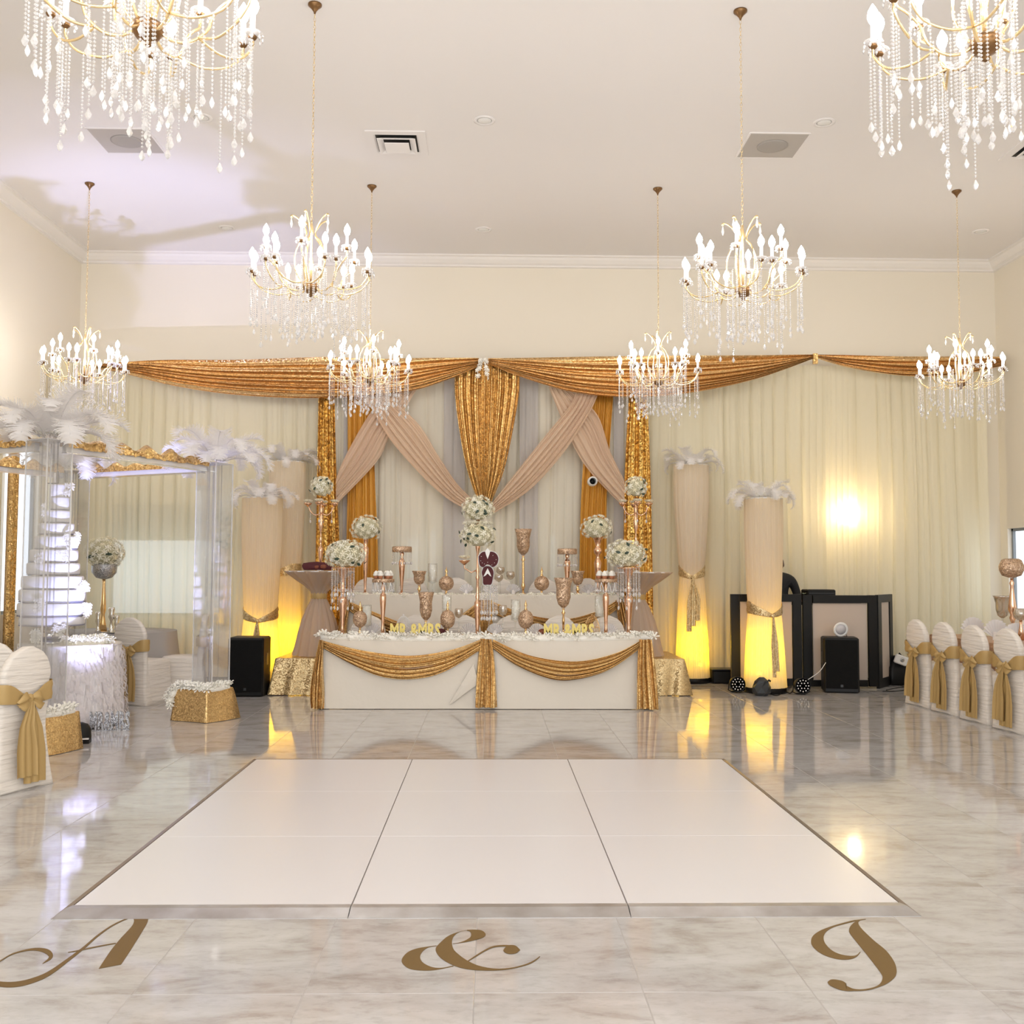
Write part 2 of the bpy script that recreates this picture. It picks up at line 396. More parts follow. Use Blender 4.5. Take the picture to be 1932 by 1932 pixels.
def window(axis, base, o, pane, shade=None):
    global wn; wn += 1
    a, b, c, d = o; r = bpy.data.objects.new('window_%d' % wn, None); COL.objects.link(r); r['kind'] = 'structure'
    def T(p, q, z, dp, dq, dz, off=0):   # p along wall
        if axis == 'x': return ((p, base+.08+off, z), (dp, dq, dz))
        return ((base+(.08+off)*(1 if base > 0 else -1), p, z), (dq, dp, dz))
    f = MB()
    t = .04
    for p, z, dp, dz in (((a+b)/2, c+t/2, b-a, t), ((a+b)/2, d-t/2, b-a, t), (a+t/2, (c+d)/2, t, d-c), (b-t/2, (c+d)/2, t, d-c)):
        f.box(*T(p, 0, z, dp, .05, dz))
    f.build('window_frame', M['wframe'], r, False)
    zs = c+(d-c)*(.68 if shade else 1)
    MB().box(*T((a+b)/2, 0, (c+zs)/2, b-a-.02, .01, zs-c-.02, .02)).build('pane', pane, r, False)
    if shade: MB().box(*T((a+b)/2, 0, (zs+d)/2, b-a-.02, .012, d-zs, .0)).build('roller_shade', M['shade'], r, False)
for i, o in enumerate(BW): window('x', YB, o, M['sky'], i < 2)
for o in LW: window('y', XL, o, M['skyR'])
for o in RW: window('y', XR, o, M['skyR'])
# crown mouldings
prof = [(0, 0), (.16, 0), (.16, -.02), (.13, -.03), (.11, -.06), (.07, -.10), (.035, -.12), (.035, -.14), (0, -.15)]
def crown(name, pts):
    rows = []
    for p, nx, ny in pts: rows.append([(p[0]+nx*a, p[1]+ny*a, ZC+b) for a, b in prof])
    return struct(MB().loft(rows, True, True).build(name, M['crown'], None, False))
crown('trim_1', [((XL, YB), 1, -1), ((XR, YB), -1, -1)])
crown('trim_2', [((XL, YF), 1, 0), ((XL, YB), 1, -1)])
crown('trim_3', [((XR, YF), -1, 0), ((XR, YB), -1, -1)])
for nm, c, d in (('baseboard_back', ((XL+XR)/2, YB-.01, .06), (XR-XL, .02, .12)), ('baseboard_left', (XL+.01, 5, .06), (.02, YB+YF+8, .12)), ('baseboard_right', (XR-.01, 5, .06), (.02, YB+YF+8, .12))):
    struct(MB().box(c, d).build(nm, M['black'] if 'back' in nm else M['crown'], None, False))

# ceiling fixtures
def ceil_quad(px0, py, Yrow=None): return atz(px0, py, ZC)
def diffuser(x, y, s, label):
    t = thing('air_diffuser', label, 'ceiling vent', (x, y, ZC), 0, 'square ceiling air diffusers')
    h = s/2
    fr = MB()
    fr.loft([[(-h, -h, 0), (h, -h, 0), (h, h, 0), (-h, h, 0)], [(-h, -h, -.012), (h, -h, -.012), (h, h, -.012), (-h, h, -.012)],
             [(-h*.74, -h*.74, -.012), (h*.74, -h*.74, -.012), (h*.74, h*.74, -.012), (-h*.74, h*.74, -.012)], [(-h*.66, -h*.66, -.001), (h*.66, -h*.66, -.001), (h*.66, h*.66, -.001), (-h*.66, h*.66, -.001)]], True)
    fr.build('frame', M['ceil'], t, False)
    MB().box((0, 0, -.003), (s*.7, s*.7, .004)).build('duct_opening', M['black'], t, False)
    for k, (a, b, z) in enumerate(((.56, .40, -.035), (.36, .0, -.05))):
        c = MB(); A, B = h*a*1.15, h*b
        def q(r, zz): return [(-r, -r, zz), (r, -r, zz), (r, r, zz), (-r, r, zz)]
        if B: c.loft([q(B*1.25, -.008), q(A, z), q(A*.93, z-.006), q(B*1.1, -.02)], True)
        else: c.loft([q(A, z), q(A*.93, z-.008)], True, True)
        c.build('louvre_ring', M['ceil'], t, False)
    return t
a = atz(750, 270, ZC); s = (atz(803, 270, ZC)-atz(692, 270, ZC)).x
diffuser(a.x, a.y, s, 'square white air diffuser in the ceiling left of centre with dark slots')
b = atz(1965, 280, ZC); diffuser(b.x, b.y, s, 'air diffuser at the right edge of the ceiling beside the big chandelier')
def cpanel(px, py, label):
    c = atz(px, py, ZC); t = thing('ceiling_speaker', label, 'speaker', (c.x, c.y, ZC), 0, 'grey square ceiling speakers')
    MB().box((0, 0, -.004), (s*.97, s*.97, .008)).build('panel', M['speakerpanel'], t, False)
    MB().lathe([(.16, -.008), (.16, -.016), (.14, -.02), (.01, -.02)], 32).build('grille', M['speakerdark'], t)
    f = MB()
    for dx, dy, wx, wy in ((0, .5, 1, .03), (0, -.5, 1, .03), (.5, 0, .03, 1), (-.5, 0, .03, 1)): f.box((dx*s, dy*s, -.006), (wx*s, wy*s, .012))
    f.build('frame', M['ceil'], t, False)
cpanel(239, 265, 'grey square speaker panel in the ceiling at left behind the big chandelier')
cpanel(1457, 274, 'grey square speaker panel in the ceiling at right of the long chandelier chain')
for px, py, lb in ((914, 227, 'recessed white disc lamp in the middle of the ceiling, front row'), (380, 222, 'recessed disc lamp beside the hanging crystals of the left big chandelier'),
                   (1555, 231, 'recessed disc lamp in the ceiling left of the right big chandelier'), (428, 430, 'small far disc lamp near the left long-chained chandelier'),
                   (912, 433, 'small far disc lamp above the middle of the back wall'), (1850, 437, 'small far disc lamp near the right corner of the ceiling')):
    c = atz(px, py, ZC); t = thing('recessed_light', lb, 'ceiling lamp', (c.x, c.y, ZC), 0, 'unlit recessed ceiling lamps')
    MB().lathe([(.11, 0), (.11, -.006), (.085, -.010), (.075, -.003)], 24, caps=False).build('trim_ring', M['ceil'], t)
    MB().lathe([(.075, -.002), (.06, -.008), (.01, -.012)], 24).build('lens', M['whitep'], t)

# ------------------------------------------------------------------ dance floor
df = thing('dance_floor', 'white portable dance floor of nine square panels with a metal ramp edge', 'dance floor', (0.005, 6.37, 0))
HX, HY = 1.825, 1.75
pw, ph = 2*HX/3, 2*HY/3
pm = MB().bbox((0, 0, .010), (pw-.006, ph-.003, .02), .0015).mesh('floor_panel', M['panel'], False)
for i in range(3):
    for j in range(3): inst('floor_panel', pm, df, (-HX+pw*(i+.5), -HY+ph*(j+.5), 0))
MB().box((0, 0, .005), (2*HX, 2*HY, .006)).build('underlay', M['bronze'], df, False)
def ramp(side):
    e, f = .125, .045
    for k in range(3):
        mb = MB()
        if side in 'fb':
            sg = -1 if side == 'f' else 1; wd = e if side == 'f' else f
            a, b = -HX+pw*k, -HX+pw*(k+1); a0 = a-(f if k == 0 else 0)+.002*(k > 0); b0 = b+(f if k == 2 else 0)-.002*(k < 2)
            a += .002*(k > 0); b -= .002*(k < 2); yi, yo = sg*HY, sg*(HY+wd); ym = sg*(HY+wd*.35)
            am = a+(a0-a)*.35; bm = b+(b0-b)*.35
            mb.add([(a, yi, .021), (b, yi, .021), (bm, ym, .021), (am, ym, .021), (b0, yo, .002), (a0, yo, .002), (a0, yo, .0), (b0, yo, 0), (a, yi, 0), (b, yi, 0)],
                   [(0, 1, 2, 3) if sg > 0 else (3, 2, 1, 0), (3, 2, 4, 5) if sg > 0 else (5, 4, 2, 3), (5, 4, 7, 6), (0, 3, 5, 6, 8), (1, 9, 7, 4, 2), (0, 8, 9, 1), (6, 7, 9, 8)])
        else:
            sg = -1 if side == 'l' else 1
            a, b = -HY+ph*k, -HY+ph*(k+1); a0 = a-(e if k == 0 else 0); b0 = b+(f if k == 2 else 0); xi, xo = sg*HX, sg*(HX+f)
            mb.add([(xi, a, .021), (xi, b, .021), (xo, b0, .002), (xo, a0, .002), (xi, a, 0), (xi, b, 0), (xo, b0, 0), (xo, a0, 0)],
                   [(0, 1, 2, 3), (3, 2, 6, 7), (0, 3, 7, 4), (1, 5, 6, 2), (0, 4, 5, 1), (4, 7, 6, 5)])
        mb.build('ramp_edge', M['alu'] if side == 'f' else M['bronze'], df, False)
for sd in 'fblr': ramp(sd)

# ------------------------------------------------------------------ floor letters
def edge_poly(mb, eA, eB, tf, n=40, z=.0012, smooth=True):
    A = cr(eA, n) if smooth else eA; B = cr(eB, n) if smooth else eB
    T = [[], []]
    for q, E in enumerate((A, B)):
        for p in E: T[q].append(atz(*tf(p), z))
    top = [[T[0][i], T[1][i]] for i in range(len(T[0]))]
    mb.loft(top)
def strk(mb, pts, tf, n=60, z=.0013):
    P = cr(pts, n); A = []; B = []
    for i, p in enumerate(P):
        q0 = P[max(i-1, 0)]; q1 = P[min(i+1, n)]; dx, dy = q1[0]-q0[0], q1[1]-q0[1]; l = sqrt(dx*dx+dy*dy) or 1
        h = max(p[2], 2)/2; A.append((p[0]-dy/l*h, p[1]+dx/l*h)); B.append((p[0]+dy/l*h, p[1]-dx/l*h))
    edge_poly(mb, A, B, tf, z=z, smooth=False)
def decal(name, mb, label):
    # give the vinyl its thickness
    me = mb.build(name, M['letter'], None, False, True); md = me.modifiers.new('thickness', 'SOLIDIFY'); md.thickness = .0008; md.offset = 0
    return tag(me, label, 'floor letter', 'gold script lettering on the floor')
tfA = lambda p: (p[0]/6.0375, 1700+p[1]/6.0375)
mb = MB()
edge_poly(mb, [(1560, 178), (1520, 195), (1528, 230), (1495, 295), (1370, 430), (1250, 580), (1125, 770)], [(1600, 172), (1670, 180), (1686, 215), (1665, 270), (1590, 395), (1490, 555), (1380, 722)], tfA)
strk(mb, [(1600, 185, 16), (1500, 190, 12), (1430, 207, 12), (1330, 252, 14), (1230, 310, 16), (1100, 405, 20), (980, 510, 24), (880, 590, 28), (760, 680, 34), (640, 770, 42), (520, 845, 48), (400, 895, 54), (260, 935, 58), (120, 952, 60), (-20, 940, 56), (-120, 890, 40), (-150, 820, 24), (-100, 750, 14), (0, 685, 12), (120, 612, 12), (250, 570, 16), (370, 550, 24), (470, 555, 40), (545, 580, 56), (578, 620, 52), (560, 660, 26), (485, 712, 3)], tfA, 110)
strk(mb, [(775, 583, 6), (870, 568, 10), (1000, 540, 12), (1150, 510, 12), (1320, 480, 10)], tfA, 12, .0015)
decal('floor_letter', mb, 'gold script letter A on the floor in front of the dance floor, left')
tfE = lambda p: (740+p[0]/6.0375, 1730+p[1]/6.0375)
mb = MB()
edge_poly(mb, [(700, 562), (500, 602), (350, 610), (200, 590), (118, 530), (115, 470), (180, 400), (300, 355), (505, 325)], [(695, 555), (560, 580), (450, 570), (350, 520), (318, 460), (340, 400), (395, 355), (440, 340), (505, 330)], tfE)
edge_poly(mb, [(940, 145), (800, 160), (650, 210), (550, 290), (495, 360), (520, 430), (600, 500), (750, 570), (950, 605), (1200, 608), (1400, 582), (1560, 538), (1640, 492), (1684, 450)], [(850, 152), (780, 165), (725, 195), (690, 240), (680, 300), (700, 370), (760, 430), (860, 500), (1000, 560), (1200, 590), (1380, 574), (1540, 530), (1630, 485), (1676, 448)], tfE, z=.0015)
edge_poly(mb, [(850, 148), (940, 145), (1020, 155), (1064, 195), (1040, 230), (950, 260), (830, 287), (690, 307)], [(850, 155), (885, 165), (900, 195), (890, 230), (850, 258), (800, 280), (750, 295), (690, 303)], tfE, z=.0017)
strk(mb, [(860, 505, 10), (960, 440, 14), (1060, 380, 16), (1150, 340, 16), (1250, 328, 16), (1330, 330, 18)], tfE, 24, .0017)
edge_poly(mb, [(1265, 380), (1285, 350), (1320, 325), (1362, 320), (1410, 330), (1455, 372)], [(1265, 380), (1280, 402), (1320, 418), (1362, 420), (1415, 410), (1455, 378)], tfE, 20, .0019)
decal('floor_letter', mb, 'gold script ampersand on the floor in the middle in front of the dance floor')
tfJ = lambda p: (1500+p[0]/8.05, 1710+p[1]/8.05)
mb = MB()
edge_poly(mb, [(1075, 193), (900, 210), (750, 245), (560, 300), (380, 370), (270, 450), (243, 535), (270, 610), (370, 700), (520, 770), (700, 808), (850, 800), (940, 760), (995, 695)], [(1075, 198), (920, 224), (760, 265), (600, 310), (490, 370), (440, 440), (437, 510), (470, 580), (560, 670), (680, 725), (800, 750), (900, 750), (950, 730), (985, 690)], tfJ)
edge_poly(mb, [(935, 215), (850, 290), (820, 360), (840, 420), (950, 560), (1080, 720), (1220, 900), (1320, 1040), (1325, 1110), (1290, 1175), (1230, 1215), (1130, 1245), (1000, 1262), (880, 1250), (790, 1215)], [(1000, 205), (962, 240), (975, 290), (1040, 370), (1200, 520), (1380, 670), (1500, 830), (1542, 960), (1530, 1050), (1470, 1120), (1380, 1180), (1270, 1225), (1150, 1262), (1000, 1283), (760, 1280)], tfJ, 60, .0015)
edge_poly(mb, [(495, 1150), (540, 1115), (620, 1112), (720, 1135), (780, 1175), (772, 1200), (880, 1252)], [(495, 1155), (525, 1195), (600, 1235), (680, 1265), (760, 1282), (820, 1286), (880, 1285)], tfJ, 30, .0017)
decal('floor_letter', mb, 'gold script letter J on the floor in front of the dance floor, right')

# ------------------------------------------------------------------ blossoms, feathers, strands (shared meshes)
def blossom_mesh(name, m, rings=((.45, .9, 5), (.8, .55, 5), (1.0, .15, 6)), seed=1):
    rnd = random.Random(seed); mb = MB()
    for ri, (R, up, k) in enumerate(rings):
        for i in range(k):
            a = 2*pi*i/k+ri*.6+rnd.uniform(-.1, .1); w = 2.3/k
            rows = []
            for s_, wf in ((.1, .5), (.6, 1.0), (1.0, .75)):
                row = []
                for t in (-1, 0, 1):
                    aa = a+t*w*wf*.62; r = R*s_*(1-.08*abs(t)); z = up*(s_**1.6)*.75+.12*abs(t)*s_-.1
                    if s_ == 1: z -= .12
                    row.append((r*cos(aa), r*sin(aa), z))
                rows.append(row)
            mb.loft(rows)
    mb.ball((0, 0, .12), .26, 6, 4)
    return mb.mesh(name, m)
BL = blossom_mesh('blossom', M['petal']); BLW = blossom_mesh('blossom', M['petalw'], seed=2)
RUF = blossom_mesh('blossom', M['petalw'], ((.5, .75, 4), (.95, .42, 6)), 3)
LEAF = MB().loft([[(0, -.002, 0), (0, .002, 0)], [(.35, -.28, .08), (.35, .28, .08)], [(.75, -.25, .02), (.75, .25, .02)], [(1.1, -.01, -.1), (1.1, .01, -.1)]]).mesh('leaf', M['leaf'])
def flower_ball(parent, c, rx, rz, n, seed, bl=None, br=.04, leaves=6, lowcut=-.75):
    rnd = random.Random(seed); bl = bl or BL; c = Vector(c); rx *= 1.1; rz *= 1.1
    MB().ball((0, 0, 0), 1, 14, 8, (rx*.80, rx*.80, rz*.80)).build('flower_foam', M['fcore'], parent).location = c
    g = pi*(3-sqrt(5))
    for i in range(n):
        z = 1-2*(i+.5)/n
        if z < lowcut: continue
        r = sqrt(1-z*z); a = g*i+seed
        d = Vector((r*cos(a), r*sin(a), z)); p = Vector((d.x*rx, d.y*rx, d.z*rz))*rnd.uniform(.86, 1.02)
        nrm = Vector((d.x/rx, d.y/rx, d.z/rz)).normalized()
        e = (nrm.to_track_quat('Z', 'Y') @ Euler((0, 0, rnd.uniform(0, 6))).to_quaternion()).to_euler()
        inst('blossom', bl, parent, c+p, e, br*rnd.uniform(.85, 1.15))
    for i in range(int(leaves*.7)):
        a = rnd.uniform(0, 6.28); z = rnd.uniform(-.6, .7); r = sqrt(1-z*z); d = Vector((r*cos(a), r*sin(a), z))
        if d.y > .3: d.y *= -1
        p = Vector((d.x*rx, d.y*rx, d.z*rz))*1.04; e = d.to_track_quat('Z', 'Y') @ Euler((0, -.3, rnd.uniform(0, 6))).to_quaternion()
        inst('leaf', LEAF, parent, c+p, e.to_euler(), br*1.45)
def garland(path, name, label, n, br, seed, spread=.03, m=None, parent=None, rows=2):
    rnd = random.Random(seed); mb = MB(); P = cr(path, n)
    src = BL if m is None else RUF
    mb.tube([Vector(p)-Vector((0, 0, br*.25)) for p in P[::4]+[P[-1]]], br*.72, 6)
    sv = [v.co.copy() for v in src.vertices]; sf = [tuple(p.vertices) for p in src.polygons]
    for i in range(n+1):
        for k in range(rows):
            p = Vector(P[i])+Vector((rnd.uniform(-.5, .5)*br, rnd.uniform(-spread, spread), rnd.uniform(-.2, .5)*br))
            Mx = Euler((rnd.uniform(.1, .9), rnd.uniform(-.35, .35), rnd.uniform(0, 1))).to_matrix()*(br*rnd.uniform(.8, 1.2))
            mb.add([Mx @ v+p for v in sv], sf)
    if parent: o = mb.build(name, M['petalw'] if m is BLW else M['petal'], parent); o['kind'] = 'stuff'; return o
    o = mb.build(name, M['petalw'] if m is BLW else M['petal'], None, True, True); return tag(o, label, 'flower garland', None, 'stuff')

def feather_mesh(seed, Lg=.42, curl=1.6, wid=.085):
    rnd = random.Random(seed); mb = MB(); n = 26; P = []; ang = .25; p = Vector((0, 0, 0)); st = Lg/n; D = []
    for i in range(n+1):
        P.append(p.copy()); d = Vector((sin(ang), 0, cos(ang))); D.append(d); p = p+d*st; ang += curl/n*(i/n)*2
    mb.tube(P[::3], [.003]*len(P[::3]), 4)
    for i in range(3, n+1):
        s = i/n; wv = wid*(sin(pi*min(1, s*.92+.05))**.5)*(.6+.5*s)
        nrm = Vector((D[i].z, 0, -D[i].x))
        for sd in (-1, 1):
            for q in range(4):
                b = P[i]+D[i]*st*.25*q; wd = wv*rnd.uniform(.8, 1.15); tw = rnd.uniform(-.25, .25)
                r = []
                for t in (0, .35, .7, 1):
                    c = b+Vector((0, sd*wd*t, 0))+D[i]*wd*.45*t*t-nrm*(wd*(.25+tw)*t*t)
                    h = .0042*(1-.5*t); r.append([c-D[i]*h, c+D[i]*h])
                mb.loft(r)
    return mb.mesh('feather', M['feather'])
FE = [feather_mesh(1, .42, 2.3, .10), feather_mesh(2, .38, 1.5, .10), feather_mesh(3, .46, 3.0, .09)]
def feather_top(parent, z, n=16, sc=1.0, seed=0, R=.1):
    rnd = random.Random(seed)
    for i in range(n):
        a = 2*pi*i/n*1.0+rnd.uniform(-.25, .25); tilt = [.9, .25, .6][i % 3]+rnd.uniform(-.12, .12)
        q = Euler((0, 0, a)).to_quaternion() @ Euler((0, tilt, 0)).to_quaternion()
        inst('feather', FE[rnd.randrange(3)], parent, (R*cos(a), R*sin(a), z), q.to_euler(), sc*rnd.uniform(.8, 1.1))
    for i in range(7):
        a = i*.9; inst('blossom', BLW, parent, (R*.9*cos(a), R*.9*sin(a), z+.03+.02*(i % 2)), (.4*cos(a), .4*sin(a), 0), .05)

def strand_mesh(Ln, br=.0068, sp=.0165, drop=.014):
    mb = MB(); k = int(Ln/sp)
    for i in range(k): mb.octa((0, 0, -sp*i), br, br*1.05)
    z = -sp*k
    mb.loft([[(.2*drop*cos(a), .2*drop*sin(a), z) for a in (0, 1.57, 3.14, 4.71)], [(drop*cos(a), drop*sin(a), z-drop*1.9) for a in (0, 1.57, 3.14, 4.71)], [(drop*.6*cos(a), drop*.6*sin(a), z-drop*2.9) for a in (0, 1.57, 3.14, 4.71)], [(.1*drop, 0, z-drop*3.4), (0, .1*drop, z-drop*3.4), (-.1*drop, 0, z-drop*3.4), (0, -.1*drop, z-drop*3.4)]], True, True)
    return mb.mesh('crystal_strand', M['crystal'], False)
ST = {L_: strand_mesh(L_) for L_ in (.16, .22, .28, .34, .42, .5)}

# ------------------------------------------------------------------ chandeliers
HUBZ = 3.70
def chandelier_proto(label):
    rnd = random.Random(5)
    t = thing('chandelier', label, 'chandelier', (0, 0, ZC), 0, 'crystal candle chandeliers')
    o = HUBZ-ZC
    MB().lathe([(.055, 0), (.055, -.012), (.03, -.035), (.012, -.06), (.006, -.08)], 16).build('ceiling_cup', M['darkbrass'], t)
    # chain of oval links
    ch = MB(); z = -.08; k = 0; zend = o+.50
    while z > zend:
        pts = []
        for i in range(9):
            a = 2*pi*i/8; x = .0085*cos(a); zz = .019*sin(a)
            pts.append((x if k % 2 else 0, 0 if k % 2 else x, z-.016+zz))
        ch.tube(pts, .0022, 4, False); z -= .031; k += 1
    ch.build('chain', M['brass'], t)
    hub = MB().lathe([(.004, -.07), (.018, -.06), (.014, -.045), (.045, -.03), (.065, 0), (.06, .03), (.03, .045), (.012, .06)], 16); hub.v = [(p[0], p[1], p[2]+o) for p in hub.v]
    hub.build('hub', M['darkbrass'], t)
    MB().lathe([(.008, o+.05), (.012, o+.15), (.02, o+.2), (.008, o+.25), (.008, o+.42), (.02, o+.45), (.012, o+.5), (.006, o+.54)], 10).build('stem', M['brass'], t)
    for i in range(5):   # lyre frame and crown scroll
        a = 2*pi*i/5+.3; c, s = cos(a), sin(a); mb = MB()
        P = cr([(.05, .02), (.115, .13), (.125, .25), (.09, .36), (.045, .41), (.04, .46), (.075, .52), (.115, .56), (.15, .575), (.155, .565)], 30)
        mb.tube([(r*c, r*s, o+z_) for r, z_ in P], .0068, 5); 
        mb.ball((.155*c, .155*s, o+.565), .012, 6, 4)
        mb.build('scroll_frame', M['brass'], t)
        inst('crystal_drop', DROP, t, (.155*c, .155*s, o+.55))
    for i in range(6):
        a0 = 2*pi*i/6
        arm = MB(); c, s = cos(a0), sin(a0)
        P = cr([(.05, .0), (.10, -.03), (.17, -.025), (.235, .03), (.26, .10), (.31, .16), (.355, .20), (.36, .26)], 24)
        P0 = [(r*c, r*s, o+z_) for r, z_ in P]; arm.tube(P0, .007, 5)
        tips = [(a0, .36, .26, P0)]
        for sg in (-1, 1):
            Q = cr([(.2, 0, -.005), (.28, sg*.07, -.03), (.36, sg*.15, .0), (.41, sg*.185, .07), (.412, sg*.188, .12)], 18)
            PP = [(x*c-y*s, x*s+y*c, o+z_) for x, y, z_ in Q]; arm.tube(PP, .006, 5)
            tips.append((math.atan2(PP[-1][1], PP[-1][0]), sqrt(PP[-1][0]**2+PP[-1][1]**2), .12, PP))
        # sweep back up: small brace ring
        arm.build('arm', M['brass'], t)
        for (ang, r, z_, PP) in tips:
            x, y = PP[-1][0], PP[-1][1]; zb = PP[-1][2]
            cnd = inst('candle', CANDLE, t, (x, y, zb)); inst('bulb', BULB, cnd, (0, 0, 0)); inst('drip_cup', CUP, cnd, (0, 0, 0)); inst('glass_dish', DISH, cnd, (0, 0, 0))
            kk = 4 if z_ < .2 else 2
            for j in range(kk):
                q = PP[-2-3*j] if j else PP[-1]; Ln = rnd.choice([.28, .34, .42])
                inst('crystal_strand', ST[Ln], t, (q[0]+rnd.uniform(-.012, .012), q[1]+rnd.uniform(-.012, .012), q[2]-.015), (0, 0, rnd.uniform(0, 3)))
    for i in range(22):
        a = 2*pi*i/22; r = .10+.02*(i % 2); inst('crystal_strand', ST[.42 if i % 2 else .5], t, (r*cos(a), r*sin(a), o+.16), (0, 0, a))
    for i in range(20):
        a = 2*pi*i/20+.13; r = .20+.03*(i % 2); inst('crystal_strand', ST[.28 if i % 3 else .34], t, (r*cos(a), r*sin(a), o+.0), (0, 0, a))
    return t
DROP = MB().loft([[(.003*cos(a), .003*sin(a), 0) for a in (0, 1.57, 3.14, 4.71)], [(.011*cos(a), .011*sin(a), -.045) for a in (0, 1.57, 3.14, 4.71)], [(.002*cos(a), .002*sin(a), -.075) for a in (0, 1.57, 3.14, 4.71)]], True, True).mesh('crystal_drop', M['crystal'], False)
CANDLE = MB().lathe([(.012, .012), (.0125, .02), (.0115, .10), (.009, .105)], 8).mesh('candle', M['candle'])
BULB = MB().lathe([(.008, .100), (.019, .118), (.0255, .138), (.022, .160), (.010, .182), (.002, .196)], 8).mesh('bulb', M['bulb'])
CUP = MB().lathe([(.006, -.014), (.017, -.004), (.021, .004), (.012, .012)], 10).mesh('drip_cup', M['darkbrass'])
def dish():
    mb = MB().lathe([(.012, .006), (.03, .010), (.042, .020), (.043, .022), (.03, .014)], 12, caps=False)
    for i in range(8):
        a = i*pi/4; mb.octa((.042*cos(a), .042*sin(a), .012), .006); mb.octa((.043*cos(a), .043*sin(a), -.008), .007, .014)
    return mb.mesh('glass_dish', M['crystal'])
DISH = dish()
c0 = chandelier_proto('large crystal chandelier at the top left, cut by the top of the frame')
SNAP = kidmap()
c0.location = (-1.42, 4.12, ZC); c0.rotation_euler = (0, 0, .2)
for x, y, rz, lb in ((2.07, 4.14, .9, 'large crystal chandelier at the top right corner, cut by the frame'),
                     (-1.42, 7.95, .5, 'mid-size chandelier on a long chain left of centre, against the bare wall'),
                     (1.99, 7.95, 1.2, 'mid-size chandelier on a long chain right of centre, against the bare wall'),
                     (-4.70, 11.82, .1, 'small far chandelier at the left, near the left wall'),
                     (-1.41, 11.8, .75, 'small far chandelier in front of the gold valance, left of the floral backdrop centre'),
                     (1.95, 11.78, .35, 'small far chandelier in front of the gold valance, right of the backdrop centre'),
                     (5.49, 11.75, 1.0, 'small far chandelier at the right end of the valance')):
    dup(c0, (x, y, ZC), rz, lb)

# ------------------------------------------------------------------ curtains on the back wall
def curtain(name, label, x0, x1, y, z0, z1, m, seed=0, amp=.05, freq=1.0, dx=.0105):
    rnd = random.Random(seed); p = [rnd.uniform(0, 6.28) for _ in range(8)]; nx = int((x1-x0)/dx); nz = 18; rows = []
    for j in range(nz+1):
        z = z0+(z1-z0)*j/nz; r = []
        for i in range(nx+1):
            x = x0+(x1-x0)*i/nx; ww = x*freq+.012*sin(z*1.3+x*2.3+p[5])
            q = 13*ww+2.2*sin(2.9*ww+p[0])+p[1]; q2_ = 31*ww+2.1*sin(3.3*ww+p[2])+p[3]
            f = (.6-1.3*(1-abs(sin(q)))**3)*.9+(.3-1.0*(1-abs(sin(q2_)))**2.5)*.45*(.6+.5*sin(z*.9+5*ww))+sin(11*ww+p[4]+.3*sin(z*.8))*.35
            r.append((x, y-amp*f*(1-.35*(z/z1)**6), z))
        rows.append(r)
    return tag(MB().loft(rows).build(name, m, None, True, True), label, 'curtain')
CT = 4.42
curtain('sheer_curtain', 'ivory sheer curtain at the left, hanging before the windows of the back wall', -5.8, -2.32, 14.28, .03, CT, M['ivory'], 1)
curtain('sheer_curtain', 'ivory sheer curtain behind the head tables, under the crossed chiffon', -2.32, 1.98, 14.32, .03, CT, M['ivoryc'], 2, .05)
curtain('sheer_curtain', 'ivory sheer curtain at the right with a lamp glowing through', 1.98, 7.02, 14.28, .03, CT, M['ivory'], 3)
# grey-ish inner panels beside the gathered centre
for (x0, x1, lb, sd) in ((-.66, -.36, 'narrow grey sheer panel just left of the gathered gold drape', 5), (.40, .66, 'narrow grey sheer panel just right of the gathered gold drape', 6), (-2.05, -1.90, 'narrow grey sheer panel beside the left gold sequin strip', 7), (1.72, 1.86, 'narrow grey sheer panel beside the right gold sequin strip', 8)):
    curtain('sheer_curtain', lb, x0, x1, 14.235, .03, 4.3, M['greysheer'], sd, .02, 1.5, .01)
def ydrape(name, label, x, y0, y1, z0, z1, m, seed, amp=.03):
    rnd = random.Random(seed); p = rnd.uniform(0, 6); rows = []
    for j in range(13):
        z = z0+(z1-z0)*j/12; n = int((y1-y0)/.015); rows.append([(x+amp*(sin(30*(y0+(y1-y0)*i/n)+p)+.4*sin(71*(y0+(y1-y0)*i/n))), y0+(y1-y0)*i/n, z) for i in range(n+1)])
    return tag(MB().loft(rows).build(name, m, None, True, True), label, 'curtain')
ydrape('gold_drape', 'narrow brown-gold drape at the far left edge beside the bright window', XL+.14, 12.18, 12.42, .05, 3.0, M['seq'], 1)
ydrape('side_curtain', 'ivory curtain on the left wall at the left edge of the frame', XL+.12, 10.6, 12.16, .05, 3.0, M['ivory'], 2)
ydrape('side_curtain', 'ivory curtain between the left wall window and the back corner', XL+.12, 13.3, 14.2, .05, 4.3, M['ivory'], 5)
ydrape('side_curtain', 'yellow-lit ivory curtain on the right wall next to the right window', XR-.12, 12.75, 13.2, .05, 4.3, M['ivory'], 3)

def pxdrape(name, label, eA, eB, Y, nu, nv, nf, amp, m, seed=0, taper=None, cat='drape', vpow=1.0):
    return tag(drape(MB(), eA, eB, Y, nu, nv, nf, amp, seed, taper, vpow).build(name, m, None, True, True), label, cat)
VZ = 13.84
